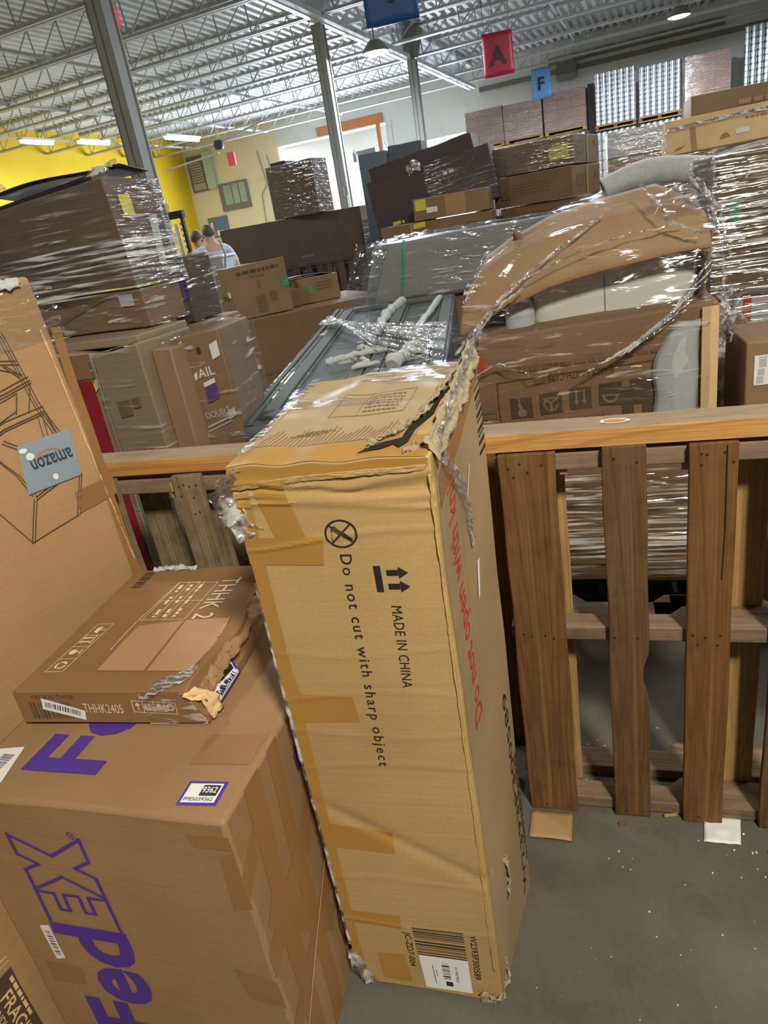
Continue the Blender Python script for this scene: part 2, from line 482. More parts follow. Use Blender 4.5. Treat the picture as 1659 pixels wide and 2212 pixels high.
# ------------------------------------------------------------------ cartons
class Carton:
    def __init__(s, name, label, cat, fl, z0, size, yaw, mat, corners=None, dent=0.002, sub=6, group=None, tilt=(0, 0), seed=None, warp=None, bev=0.005, parent=None, cells=None, fine=0):
        s.fine = fine
        s.size = size; w, d, h = size
        s.seed = seed if seed is not None else random.random() * 50
        s.dent = dent; s.wf = warp
        s.c = {(i, j, k): Vector((w * i, d * j, h * k)) for i in (0, 1) for j in (0, 1) for k in (0, 1)}
        for q, off in (corners or {}).items(): s.c[q] = s.c[q] + Vector(off)
        me = bpy.data.meshes.new(name)
        bm = bmesh.new()
        ns = cells if cells else (sub + 1, sub + 1, sub + 1)
        idx = {}
        def vert(i, j, k):
            if (i, j, k) not in idx: idx[(i, j, k)] = bm.verts.new(s.wp(s.tri(i / ns[0], j / ns[1], k / ns[2])))
            return idx[(i, j, k)]
        for ax in range(3):
            b_, c_ = (ax + 1) % 3, (ax + 2) % 3
            for side in (0, ns[ax]):
                for i in range(ns[b_]):
                    for j in range(ns[c_]):
                        q = []
                        for di, dj in ((0, 0), (1, 0), (1, 1), (0, 1)):
                            t = [0, 0, 0]; t[ax] = side; t[b_] = i + di; t[c_] = j + dj
                            q.append(vert(*t))
                        bm.faces.new(q)
        bmesh.ops.recalc_face_normals(bm, faces=bm.faces)
        bm.to_mesh(me); bm.free()
        s.o = link(name, me, mat, parent)
        if bev: bevel(s.o, bev)
        if parent is None:
            s.o.location = (fl[0], fl[1], z0)
            s.o.rotation_euler = (R(tilt[0]), R(tilt[1]), R(yaw))
            tag(s.o, label, cat, group)
    def tri(s, a, b, c):
        r = Vector((0, 0, 0))
        for (i, j, k), p in s.c.items():
            r += p * ((a if i else 1 - a) * (b if j else 1 - b) * (c if k else 1 - c))
        return r
    def wp(s, p):
        if s.dent:
            q = p * 5.0 + Vector((s.seed, s.seed * .7, s.seed * 1.3))
            p = p + Vector(noise.noise_vector(q)) * s.dent
        if s.wf: p = s.wf(p)
        return p
    def pt(s, face, u, v, off=0.0):
        w, d, h = s.size
        e = 0.002
        def g(uu, vv):
            if face == 'F': return s.wp(s.tri(uu / w, 0, vv / h))
            if face == 'R': return s.wp(s.tri(1, uu / d, vv / h))
            if face == 'L': return s.wp(s.tri(0, 1 - uu / d, vv / h))
            if face == 'T': return s.wp(s.tri(uu / w, vv / d, 1))
        p = g(u, v)
        if off:
            n = (g(u + e, v) - p).cross(g(u, v + e) - p).normalized()
            p = p + n * off
        return p
    def decal(s, name, face, sh, mat, off=0.0012, label=None, parent=None):
        me = mesh_of([(u, v, 0) for u, v in sh[0]], sh[1])
        if s.fine:                                  # let print follow every crease of the board
            bm = bmesh.new(); bm.from_mesh(me)
            for lim in (.06, .03, s.fine, s.fine):
                bmesh.ops.triangulate(bm, faces=bm.faces[:])
                ed = [e for e in bm.edges if e.calc_length() > lim]
                if ed and len(bm.verts) < 12000: bmesh.ops.subdivide_edges(bm, edges=ed, cuts=1)
            bm.to_mesh(me); bm.free()
        for q in me.vertices: q.co = s.pt(face, q.co.x, q.co.y, off)
        me.update()
        o = link(name, me, mat, parent or s.o, smooth=False)
        if label: o['label'] = label
        return o
# ================================================================== SETTING
def concrete():
    mt, nt, out = new_mat('worn concrete floor')
    v = coords(nt)
    a = ramp(nt, nz(nt, v, 1.3, 6, 0.6), [(0.3, (0.088, 0.083, 0.068)), (0.72, (0.15, 0.143, 0.122))])
    a = mix(nt, ramp(nt, nz(nt, v, 7.0, 6, 0.7, 0.6), [(0.52, (0, 0, 0)), (0.75, (0.5, 0.5, 0.5))]), a, (0.06, 0.057, 0.046))
    a = mix(nt, ramp(nt, nz(nt, v, 70, 3, 0.7), [(0.55, (0, 0, 0)), (0.8, (0.35, 0.35, 0.35))]), a, (0.21, 0.20, 0.175))
    pbsdf(nt, out, a, 0.55, nrm=bump(nt, nz(nt, v, 40, 5, 0.7), 0.15, 0.005), spec=0.35)
    return mt
def wall_mat(name, c, var=0.2, stain=0.35):
    mt, nt, out = new_mat(name)
    v = coords(nt, (1, 1, 1))
    a = ramp(nt, nz(nt, v, 0.8, 5, 0.6), [(0.3, sc(c, 1 - var)), (0.7, c)])
    a = mix(nt, ramp(nt, nz(nt, v, 2.2, 6, 0.7, 0.5), [(0.58, (0, 0, 0)), (0.72, (stain,) * 3)]), a, sc(c, 0.45))
    pbsdf(nt, out, a, 0.7, spec=0.2)
    return mt
M['floor'] = concrete()
M['wall_yellow'] = wall_mat('yellow wall paint', (0.80, 0.55, 0.03), 0.12, 0.12)
M['wall_cream'] = wall_mat('cream wall paint', (0.80, 0.72, 0.52), 0.08, 0.06)
M['wall_white'] = wall_mat('white block wall paint', (0.72, 0.74, 0.74), 0.12, 0.4)
M['wall_back'] = wall_mat('grey wall paint', (0.45, 0.43, 0.40))  # plain mid-grey paint
M['facade'] = wall_mat('outdoor cream facade', (0.85, 0.76, 0.58), 0.08, 0.08)
def deck_mat():
    mt, nt, out = new_mat('pale corrugated roof deck')
    v = coords(nt)
    a = ramp(nt, nz(nt, v, 0.7, 5, 0.6), [(0.3, (0.50, 0.51, 0.53)), (0.7, (0.66, 0.68, 0.70))])
    pbsdf(nt, out, a, 0.45, 0.0, spec=0.3)
    return mt
M['deck'] = deck_mat()

S0, S1, T0, T1, ZT = -16.5, 9.5, -6.0, 24.6, 5.42
# floor
def slab_mesh(a, b, z0, z1, step=None):
    mb = MB(); mb.box((a[0], a[1], z0), (b[0], b[1], z1)); return mb
def in_building(o):
    o.rotation_euler = (0, 0, BY); return o
struct(in_building(slab_mesh((S0 - .3, T0 - .3), (S1 + .3, T1 + 12), -0.2, 0).obj('floor', M['floor'], smooth=False)))
# corrugated deck: ribs run along gb
mb = MB(); pitch = 0.20; n = int((S1 - S0) / pitch)
prof = []
for i in range(n + 1):
    s = S0 + i * pitch
    prof += [(s, 0.0), (s + 0.085, 0.0), (s + 0.105, 0.06), (s + 0.18, 0.06)]
v = []
for (s, z) in prof: v += [(s, T0, ZT + z), (s, T1, ZT + z)]
mb.add(v, [(2 * i, 2 * i + 2, 2 * i + 3, 2 * i + 1) for i in range(len(prof) - 1)])
mb.box((S0 - .3, T0 - .3, ZT + .12), (S1 + .3, T1 + .3, ZT + .3))
struct(in_building(mb.obj('ceiling', M['deck'], smooth=False)))
# walls
def wall(name, a, b, z0, z1, mat):
    return struct(in_building(slab_mesh(a, b, z0, z1).obj(name, mat, smooth=False)))
wall('wall_left', (S0 - .2, T0), (S0, T1 + .2), 0, ZT + .1, M['wall_yellow'])
wall('wall_right', (S1, T0), (S1 + .2, T1 + .2), 0, ZT + .1, M['wall_back'])
wall('wall_front', (S0, T0 - .2), (S1, T0), 0, ZT + .1, M['wall_back'])
mb = MB()
mb.box((S0, T1, 0), (-12.55, T1 + .2, ZT + .1))
struct(in_building(mb.obj('wall_far_left', M['wall_cream'], smooth=False)))
mb = MB()
mb.box((-12.55, T1, 4.50), (-8.25, T1 + .2, ZT + .1))
mb.box((-8.25, T1, 3.72), (-5.1, T1 + .2, ZT + .1))
mb.box((-8.45, T1, 0), (-8.22, T1 + .2, 4.5))
mb.box((-5.1, T1 - .6, 0), (S1, T1 + .2, ZT + .1))
struct(in_building(mb.obj('wall_back', M['wall_white'], smooth=False)))
# steel header and jamb around the big opening
mb = MB(); mb.box((-10.9, T1 - .12, 4.50), (-8.5, T1 - .01, 4.78)); mb.box((-8.75, T1 - .1, 2.4), (-8.62, T1 - .01, 4.5))
M['rust'] = plain('orange primer steel', (0.50, 0.19, 0.07), 0.6)
struct(in_building(mb.obj('trim_1', M['rust'], smooth=False)))
mb = MB(); mb.box((-5.1, T1 - .66, 4.62), (S1, T1 - .6, 4.75)); mb.box((-3.0, T1 - .75, 4.86), (1.6, T1 - .6, 5.02))
struct(in_building(mb.obj('trim_2', M['steel_dull'], smooth=False)))
# outside the opening: facade with its window, and the white canopy over the dock
mb = MB(); mb.box((-17, T1 + 6.0, 0), (-9.6, T1 + 6.3, 6.2))
struct(in_building(mb.obj('wall_outside', M['facade'], smooth=False)))
mb = MB(); mb.box((-12.1, T1 + 5.9, 4.0), (-11.1, T1 + 6.02, 4.75)); 
struct(in_building(mb.obj('window_1', M['black'], smooth=False)))
can = MB(); can.add([(-12.5, T1 + .3, 4.46), (-8.5, T1 + .3, 4.46), (-8.5, T1 + 3.4, 4.25), (-12.5, T1 + 3.4, 4.15),
                     (-12.5, T1 + .3, 4.40), (-8.5, T1 + .3, 4.40), (-8.5, T1 + 3.4, 4.20), (-12.5, T1 + 3.4, 4.10)],
        [(0, 1, 2, 3), (7, 6, 5, 4), (0, 4, 5, 1), (1, 5, 6, 2), (2, 6, 7, 3), (3, 7, 4, 0)])
co = in_building(can.obj('canopy', M['joist_white'], smooth=False))
tag(co, 'white canopy roof outside the big bright door opening', 'canopy')
fr = MB()
for s in (-12.3, -10.9, -9.6): fr.tube([(s, T1 + 3.3, 0.0), (s, T1 + 3.3, 4.0), (s, T1 + 3.0, 4.18)], 0.035)
fr.obj('canopy_frame', M['joist_white'], co)

# windows, shutter, board and pipes on the cream wall
def wall_box(name, s0, s1, z0, z1, mat, t=T1, th=0.06, out=0.0, parent=None):
    mb = MB(); mb.box((s0, t - th - out, z0), (s1, t - out, z1))
    o = mb.obj(name, mat, parent, smooth=False)
    if parent is None: in_building(o)
    return o
w = struct(wall_box('window_2', -16.35, -15.62, 3.60, 4.80, M['steel_dull']))
mb = MB()
for k in range(9): mb.box((-16.25, T1 - .10, 3.92 + k * .085), (-15.72, T1 - .06, 3.98 + k * .085))
mb.box((-16.25, T1 - .09, 3.66), (-15.72, T1 - .06, 3.88))
mb.obj('shutter', M['wall_back'], w, smooth=False)
M['pale_green'] = plain('pale green paint', (0.42, 0.55, 0.47), 0.6)
tag(wall_box('green_panel', -15.60, -15.24, 3.62, 4.86, M['pale_green'], th=.16), 'pale green panel on the cream wall right of the shuttered window', 'panel')
w = struct(wall_box('window_3', -15.25, -14.02, 2.78, 3.72, M['steel_dull']))
M['pane'] = plain('teal window pane', (0.28, 0.42, 0.40), 0.12, var=0.3, scale=2)
wall_box('pane', -15.05, -14.12, 2.98, 3.64, M['pane'], out=.06, th=.012, parent=w)
mb = MB(); mb.box((-14.72, T1 - .085, 2.98), (-14.68, T1 - .06, 3.64)); mb.box((-14.42, T1 - .085, 2.98), (-14.38, T1 - .06, 3.64))
mb.obj('glazing_bar', M['steel_dull'], w, smooth=False)
b = tag(wall_box('notice_board', -16.02, -15.18, 1.95, 2.66, M['steel_dull']), 'dark notice board with blue and white sheets on the cream wall', 'notice board')
wall_box('poster', -15.60, -15.30, 2.20, 2.60, plain('blue poster', (0.06, 0.2, 0.62), 0.5), out=.06, th=.01, parent=b)
wall_box('pinned_sheet', -15.72, -15.42, 2.0, 2.18, M['paper'], out=.06, th=.01, parent=b)
wall_box('pinned_sheet', -15.92, -15.84, 2.28, 2.5, M['paper'], out=.06, th=.01, parent=b)
mb = MB()
mb.tube([(-13.35, T1 - .05, 4.5), (-13.2, T1 - .05, 3.4), (-13.5, T1 - .05, 3.1), (-13.6, T1 - .05, 1.4)], 0.014)
mb.tube([(-13.0, T1 - .05, 4.3), (-12.8, T1 - .05, 3.0), (-12.7, T1 - .05, 1.5)], 0.014)
tag(in_building(mb.obj('wall_cable', M['steel_dull'])), 'thin dark cables hanging down the bright cream wall', 'cable')
mb = MB(); mb.bar((-15.1, T1 - .06, 1.75), (-12.7, T1 - .06, 2.05), .05, .05)
tag(in_building(mb.obj('handrail', M['steel_grey'], smooth=False)), 'slanting grey handrail low on the bright cream wall', 'handrail')

# ---- roof steel
JT = [7.72 + 1.69 * k for k in range(-1, 10)]
def joist(s0, s1, t):
    o = empty('steel_joist', B(0, t, 4.8), BY)
    mb = MB()
    for y in (-.045, .045): mb.bar((s0, y, .02), (s1, y, .02), .06, .045)
    mb.obj('bottom_chord', M['joist'], o, smooth=False)
    mb = MB()
    for y in (-.045, .045): mb.bar((s0, y, .59), (s1, y, .59), .06, .05)
    mb.obj('top_chord', M['joist'], o, smooth=False)
    mb = MB(); x = s0 + .1
    while x + .65 < s1:
        mb.tube([(x, 0, .57), (x + .05, 0, .03)], .013, 5)
        mb.tube([(x + .05, 0, .03), (x + .62, 0, .55), (x + .65, 0, .57)], .013, 5)
        x += .65
    mb.obj('web', M['joist'], o)
    return o
jl = joist(S0 + .02, -5.42, JT[0]); jr = joist(-5.15, S1 - .02, JT[0])
GJL, GJR = 'roof joists of the left bay', 'roof joists of the right bay'
for i, t in enumerate(JT):
    a = jl if i == 0 else copy_tree(jl); b = jr if i == 0 else copy_tree(jr)
    a.location = B(0, t, 4.8); b.location = B(0, t, 4.8)
    tag(a, 'grey open-web roof joist left of the girder, under the corrugated deck', 'joist', GJL)
    tag(b, 'grey open-web roof joist right of the girder, under the corrugated deck', 'joist', GJR)
# girder with hanging foil along its right side
g = tag(empty('steel_girder', B(-5.3, 0, 4.8), BY), 'white steel girder running over the columns towards the far wall', 'girder')
mb = MB()
for x in (-.07, .07): mb.bar((x, T0 + .05, -.02), (x, T1 - .65, -.02), .09, .08)
mb.obj('bottom_chord', M['joist_white'], g, smooth=False)
mb = MB(); mb.bar((0, T0 + .05, .55), (0, T1 - .65, .55), .16, .08)
mb.obj('top_chord', M['joist_white'], g, smooth=False)
mb = MB(); y = T0 + .3
while y < T1 - 2:
    mb.bar((0, y, .5), (0, y + .85, .02), .05, .05); mb.bar((0, y + .85, .02), (0, y + 1.69, .5), .05, .05); y += 1.69
mb.obj('web', M['joist'], g, smooth=False)
mb = MB()
def foil(u, v):
    y = 11.0 + u * 12.0
    return (.107 + .012 * math.sin(y * 9) + .010 * noise.noise((y * 3, v * 4, 1)), y, -.12 + v * .72 + .06 * noise.noise((y * 2, 0, 3)))
mb.grid(foil, 170, 8)
o = tag(in_building(mb.obj('foil_curtain', M['foil'])), 'crinkled silver foil hanging along the right side of the roof girder', 'foil')
o.location = B(-5.3, 0, 4.8)
# bridging rods across the joists
mb = MB()
mb.bar((0, JT[0] - .2, .06), (0, T1 - .75, .06), .05, .05)
br = mb.obj('bridging_bar', M['joist'], None, smooth=False); br.rotation_euler = (0, 0, BY); br.location = B(-9.6, 0, 4.84)
tag(br, 'thin grey bar tying the roof joists together, nearest the girder', 'bar')
for s, lb in ((-12.4, 'thin grey bar tying the roof joists together, midway to the yellow wall'), (-15.2, 'thin grey bar tying the roof joists together, nearest the yellow wall'), (-2.0, 'thin grey bar tying the roof joists together, right of the girder')):
    c = br.copy(); COL.objects.link(c); c.location = B(s, 0, 4.84); tag(c, lb, 'bar')

# columns
def column(s, t, w, label):
    o = empty('steel_column', B(s, t, 0), BY)
    tag(o, label, 'column')
    mb = MB(); h = w / 2
    mb.box((-h, -h, 0), (h, -h + .02, 4.735)); mb.box((-h, h - .02, 0), (h, h, 4.735)); mb.box((-.012, -h, 0), (.012, h, 4.735))
    mb.box((-h, -h, 0), (-h + .02, h, 4.735)); mb.box((h - .035, -h + .03, 0), (h - .02, h - .03, 4.735))
    mb.obj('shaft', M['steel_grey'], o, smooth=False)
    mb = MB(); mb.add([(-h, -.16, 4.76), (h, -.16, 4.76), (h, .16, 4.76), (-h, .16, 4.76), (-h - .18, -.2, 5.3), (h + .18, -.2, 5.3), (h + .18, .2, 5.3), (-h - .18, .2, 5.3)],
                      [(0, 3, 2, 1), (4, 5, 6, 7), (0, 1, 5, 4), (1, 2, 6, 5), (2, 3, 7, 6), (3, 0, 4, 7)])
    mb.obj('column_head', M['steel_dull'], o, smooth=False)
    mb = MB(); mb.box((-h - .08, -h - .08, 0), (h + .08, h + .08, .02)); mb.obj('base_plate', M['steel_dull'], o, smooth=False)
    return o
column(-5.3, 7.09, .2, 'grey steel column rising behind the wrapped carton at the left')
c2 = column(-5.42, 12.99, .185, 'grey steel column rising behind the tall dark carton')
column(-5.2, 17.6, .185, 'slim grey steel column seen over the tilted dark cartons')
# devices on the columns and joists
mb = MB(); mb.box((-.05, -.16, 1.5), (.05, -.1, 2.2)); mb.box((.05, -.15, 1.75), (.09, -.1, 2.05)); 
mb.obj('switch_box', M['steel_grey'], c2, smooth=False)
e = tag(empty('exit_sign', B(-5.47, 7.50, 3.94), BY + R(55)), 'small grey sign box with a red lit edge fixed to the first column', 'sign')
mb = MB(); mb.box((-.03, -.09, -.12), (.03, .09, .12)); mb.obj('housing', M['steel_dull'], e, smooth=False)
mb = MB(); mb.tube([(0.0, -.095, .10), (.002, -.098, 0), (0, -.095, -.10)], .02); mb.obj('lit_edge', M['glow_red'], e)
mb = MB(); mb.tube([(0, 0, .10), (-.02, -.05, .2), (.12, -.28, .2)], .015); mb.obj('bracket', M['steel_dull'], e)
hb = tag(empty('unit_heater', B(-12.2, 20.2, 4.35), BY), 'dark round heater with a red tag hanging before the cream wall', 'heater')
mb = MB(); mb.lathe([(.0, -.13), (.12, -.12), (.16, 0), (.12, .12), (0, .13)], 18); mb.obj('casing', M['black'], hb)
mb = MB(); mb.box((.22, -.05, -.62), (.46, .02, -.25)); mb.obj('red_tag', plain('red tag', (.55, .03, .06), .5), hb, smooth=False)
mb = MB(); mb.tube([(0, 0, .18), (0, 0, .5)], .02); mb.tube([(.05, 0, .05), (2.0, 0, .42)], .03); mb.tube([(-.05, 0, -.2), (-2.0, 0, -.34)], .03); mb.obj('pipe', M['steel_grey'], hb)

# hanging letter signs
def sign(px, yaw, w, h, c, letter, label, lift=0):
    o = empty('letter_sign', px, yaw)
    tag(o, label, 'sign')
    mb = MB(); mb.grid(lambda u, v: (-w / 2 + u * w, .015 * math.sin(u * 5 + v * 3), v * h), 8, 8)
    p = mb.obj('sign_sheet', plain(label[:24], c, 0.5, var=.06), o)
    so = p.modifiers.new('thick', 'SOLIDIFY'); so.thickness = .006
    t = text(letter, bold=.02, cap=h * .42)
    wd = max(a[0] for a in t[0])
    me = mesh_of([(x - wd / 2, -.028, y + h * .27) for x, y in t[0]], t[1])
    link('letter', me, M['ink_black'], o, smooth=False)
    mb = MB()
    for x in (-w * .42, w * .42): mb.tube([(x, 0, h), (x, 0, h + lift)], .006, 5)
    mb.obj('hanger', M['steel_dull'], o)
    return o
sign((3.32, 14.0, 3.52), R(-13), .52, .66, (.27, .006, .022), 'A', 'red hanging sign with a black letter A', lift=.66)
sign((6.07, 21.0, 3.86), R(-16), .50, .70, (.12, .32, .68), 'F', 'light blue hanging sign with a black letter F', lift=.3)
o = sign((.865, 7.7, 3.18), R(-8), .50, .64, (.018, .085, .26), 'I', 'dark blue hanging sign at the top edge of the view', lift=1.05)

# lamps that show
def round_lamp(p, label):
    o = tag(empty('round_lamp', p, BY), label, 'lamp')
    mb = MB(); mb.lathe([(.02, .20), (.10, .19), (.17, .12), (.235, .04), (.25, 0), (.235, .0)], 24); mb.obj('lamp_shade', M['steel_dull'], o)
    mb = MB(); mb.lathe([(0.0, -.03), (.15, -.022), (.225, .002), (.225, .012), (0, .012)], 24); mb.obj('diffuser', M['glow'], o)
    mb = MB(); mb.tube([(0, 0, .19), (0, 0, .8)], .012, 6); mb.obj('lamp_stem', M['steel_dull'], o)
round_lamp((1.25, 14.5, 4.27), 'lit round lamp beside the roof girder')
round_lamp((8.15, 17.49, 4.55), 'lit round lamp over the far right stacks')
def tube_lamp(s, t0, t1, z, label):
    o = tag(empty('tube_lamp', B(s, t0, z), BY), label, 'lamp')
    mb = MB(); mb.box((-.09, 0, .03), (.09, t1 - t0, .08)); mb.obj('lamp_body', M['joist_white'], o, smooth=False)
    mb = MB(); mb.tube([(0, .03, 0), (0, t1 - t0 - .03, 0)], .05, 8); mb.obj('tube', M['glow_tube'], o)
    mb = MB()
    for y in (.15, t1 - t0 - .15): mb.tube([(0, y, .08), (0, y, .6)], .006, 5)
    mb.obj('hanger', M['steel_dull'], o)
tube_lamp(-14.5, 12.6, 13.9, 4.58, 'lit tube lamp by the yellow wall, leftmost of the row')
tube_lamp(-14.5, 14.95, 16.05, 4.68, 'lit tube lamp by the yellow wall, second of the row from the left')
tube_lamp(-14.5, 16.95, 18.2, 4.74, 'lit tube lamp by the yellow wall, partly behind the first column')
tube_lamp(-12.2, 17.6, 19.2, 4.45, 'lit lamp hanging before the white canopy')
o = tag(empty('wall_floodlight', B(-2.5, T1 - .75, 4.6), BY), 'dark floodlight mounted on the far white wall beside the blue F sign', 'lamp')
mb = MB(); mb.box((-.28, -.2, -.2), (.28, .06, .18)); a = mb.obj('housing', M['steel_dull'], o, smooth=False); a.rotation_euler = (R(-30), 0, 0)
mb = MB(); mb.box((-.2, -.05, 0), (.2, .14, .4)); mb.obj('bracket', M['steel_grey'], o, smooth=False)

# ================================================================== FENCE OF STANDING PALLETS
FA = R(-19.26)
fe = Vector((math.cos(FA), math.sin(FA), 0)); fg = Vector((-math.sin(FA), math.cos(FA), 0))
FO = Vector((0.2497, 1.3928, 0))
def plank(name, w, d, h, mat, parent, at, seed=0, wob=.004, rot=0, nick=0.0, chip=.006):
    mb = MB()
    nz_ = 26
    def f(side):
        pass
    rings = []
    for k in range(nz_ + 1):
        z = h * k / nz_
        a = noise.noise((seed, z * 4, 0)) * wob; b = noise.noise((seed + 9, z * 4, 2)) * wob
        if nick and abs(z - h * .44) < .06: b -= nick * (1 - abs(z - h * .44) / .06)
        rings.append([(a, 0, z), (w + b, 0, z), (w + b, d, z), (a, d, z)])
    if chip:
        for r_ in (0, nz_):
            rings[r_] = [(x, y, z + noise.noise((seed + i * 3.3, r_, 1)) * chip) for i, (x, y, z) in enumerate(rings[r_])]
    v = [p for r_ in rings for p in r_]; fc = []
    for k in range(nz_):
        for i in range(4): fc.append((k * 4 + i, k * 4 + (i + 1) % 4, k * 4 + 4 + (i + 1) % 4, k * 4 + 4 + i))
    fc += [(3, 2, 1, 0), tuple(nz_ * 4 + i for i in range(4))]
    mb.add(v, fc)
    o = mb.obj(name, mat, parent)
    o.location = at; o.rotation_euler = (0, R(rot), 0)
    bevel(o, .0025)
    return o
def nails(parent, pts):
    mb = MB()
    for x, z in pts: mb.add([(x + .0027 * math.cos(k * .785), -.0012, z + .0027 * math.sin(k * .785)) for k in range(8)], [tuple(range(8))])
    o = mb.obj('nail_head', M['ink_black'], parent, smooth=False)
    return o
def pal(name, u, label):
    o = empty(name, FO + fe * u, FA)
    tag(o, label, 'pallet')
    return o
def stringer(parent, x0, x1, y0, z0, th, dp, seed):
    """notched stringer lying along the fence; th is its height in z, dp its depth away from the boards"""
    xs = [x0, x0 + .10, x0 + .13, x0 + .36, x0 + .39, (x0 + x1) / 2 + .12, (x0 + x1) / 2 + .15, x1 - .13, x1 - .10, x1]
    back = [dp, dp, dp - .035, dp - .035, dp, dp, dp - .035, dp - .035, dp, dp]
    mb = MB(); v = []
    for x, b in zip(xs, back): v += [(x, y0, z0), (x, y0 + b, z0), (x, y0 + b, z0 + th), (x, y0, z0 + th)]
    f = []
    for k in range(len(xs) - 1):
        for i in range(4): f.append((k * 4 + i, k * 4 + 4 + i, k * 4 + 4 + (i + 1) % 4, k * 4 + (i + 1) % 4))
    f += [(0, 1, 2, 3), tuple((len(xs) - 1) * 4 + i for i in (3, 2, 1, 0))]
    mb.add(v, f)
    o = mb.obj('stringer', M['wood_bar'], parent, smooth=False); bevel(o, .003)
    return o
# right-hand pallet (in plain view)
P = pal('wooden_pallet', 0.0, 'brown wooden pallet standing on edge right of the tall carton, a fence of boards')
TH = .018
plank('board', .121, TH, 1.006, M['wood_old'], P, (.008, 0, 0), 1, .006)
plank('board', .086, TH, 1.008, M['wood_dark'], P, (.222, 0, .002), 2, .007, nick=.016)
plank('board', .090, TH, 1.006, M['wood_red'], P, (.3845, 0, .0), 3, .003, rot=.15)
plank('board', .10, TH, 1.0, M['wood_dark'], P, (.556, 0, .002), 4, .005)
plank('board', .12, TH, 1.0, M['wood_old'], P, (.78, 0, .002), 5, .005)
stringer(P, 0, 1.05, TH, .960, .038, .085, 1)
stringer(P, 0, 1.05, TH, .530, .036, .095, 2)
stringer(P, 0, 1.05, TH, .004, .034, .095, 3)
for k, (x, w, mt) in enumerate(((.02, .12, 'wood_pale'), (.46, .10, 'wood_pale'), (.85, .12, 'wood_pale'))):
    plank('back_board', w, TH, .985, M[mt], P, (x, TH + .097, .004), 10 + k, .003)
nails(P, [(.03, .975), (.055, .985), (.07, .965), (.10, .98), (.04, .955), (.245, .985), (.29, .975), (.41, .985), (.42, .983), (.452, .986), (.468, .965), (.41, .962), (.03, .555), (.05, .55), (.08, .552), (.10, .545), (.235, .55), (.285, .55), (.40, .56), (.425, .555), (.455, .56), (.41, .535), (.45, .535), (.05, .02), (.25, .02), (.42, .02)])
sp = MB(); sp.bar((.4565, -.0005, .82), (.456, -.0005, 1.0), .003, .002); sp.bar((.4535, -.0005, .70), (.4565, -.0005, .82), .0016, .002)
sp.obj('split', M['tear_dark'], P, smooth=False)
mb = MB(); mb.box((.135, .03, .945), (.150, .05, .960)); mb.box((.38, .06, .93), (.398, .075, .958)); mb.box((.474, .05, .945), (.51, .075, .9605))
mb.obj('splinter', M['wood_pale'], P, smooth=False)
# second, further layer of stringers seen through the gaps (another pallet leaning behind)
P2 = pal('wooden_pallet', 0.0, 'second wooden pallet standing directly behind the brown pallet, only its stringers showing')
stringer(P2, .04, .46, .14, .485, .036, .10, 5); stringer(P2, .46, .72, .139, .488, .036, .10, 6)
stringer(P2, .0, 1.0, .14, .0, .03, .11, 7)
plank('back_board', .10, .016, .98, M['wood_old'], P2, (.82, .245, .0), 21)
plank('back_board', .10, .016, .98, M['wood_old'], P2, (-.10, .245, .0), 22)
# left-hand pallet, between the leaning carton and the tall carton
P3 = pal('wooden_pallet', -1.09, 'weathered grey wooden pallet standing on edge left of the tall carton')
plank('board', .082, TH, 1.004, M['wood_grey'], P3, (.283, 0, 0), 31, .010)
plank('board', .082, TH, 1.004, M['wood_grey'], P3, (.03, 0, 0), 32, .008)
plank('board', .10, TH, 1.004, M['wood_old'], P3, (.52, 0, 0), 33, .008)
plank('board', .10, TH, 1.004, M['wood_old'], P3, (.80, 0, 0), 34, .008)
stringer(P3, 0, 1.05, TH, .955, .038, .09, 1); stringer(P3, 0, 1.05, TH, .48, .038, .09, 1); stringer(P3, 0, 1.05, TH, .0, .038, .09, 1)
plank('back_board', .095, TH, .95, M['wood_grey'], P3, (.085, TH + .093, .003), 35, .008)
plank('back_board', .10, TH, .95, M['wood_grey'], P3, (.225, TH + .093, .003), 36, .008)
plank('back_board', .09, TH, .95, M['wood_pale'], P3, (.385, TH + .093, .003), 37, .006)
nails(P3, [(.30, .975), (.315, .98), (.33, .975), (.35, .978), (.30, .95), (.335, .945), (.325, .90), (.34, .905)])
mb = MB(); mb.box((.255, .02, .94), (.284, .05, .965)); mb.box((.268, .01, .96), (.284, .02, .985)); mb.obj('splinter', M['wood_pale'], P3, smooth=False)
# the long rail lying on both pallets
rl = empty('timber_rail', FO + fe * (-1.35) + fg * .008, FA)
rl.location.z = 1.0105
tag(rl, 'long light timber lying flat on top of the pallet fence', 'timber')
mb = MB(); Lr = 2.75
xs = [Lr * i / 60 for i in range(61)]; v = []
for x in xs:
    j = .0018 * noise.noise((x * 30, 0, 0)); v += [(x, 0, 0), (x, .089, 0), (x, .089, .038), (x, .001 + j, .038 + j * .5), (x, 0, .036)]
f = []
for k in range(60):
    for i in range(5): f.append((k * 5 + i, k * 5 + 5 + i, k * 5 + 5 + (i + 1) % 5, k * 5 + (i + 1) % 5))
f += [(0, 1, 2, 3, 4), tuple(60 * 5 + i for i in (4, 3, 2, 1, 0))]
mb.add(v, f)
o = mb.obj('beam', [M['wood_rail'], M['wood_rail_top']], rl, smooth=False)
for p in o.data.polygons:
    if p.center.z > .0375: p.material_index = 1
def on_rail(x, y): return (x, y, .0392)
mb = MB(); mb.add([on_rail(1.60 + .030 * math.cos(a * .2618) * (1 + .1 * math.sin(a * 2)), .045 + .017 * math.sin(a * .2618)) for a in range(24)], [tuple(range(24))])
mb.obj('worn_patch', M['paper'], rl, smooth=False)
mb = MB(); mb.add([on_rail(1.60 + .023 * math.cos(a * .2618), .044 + .012 * math.sin(a * .2618)) for a in range(24)], [tuple(range(24))])
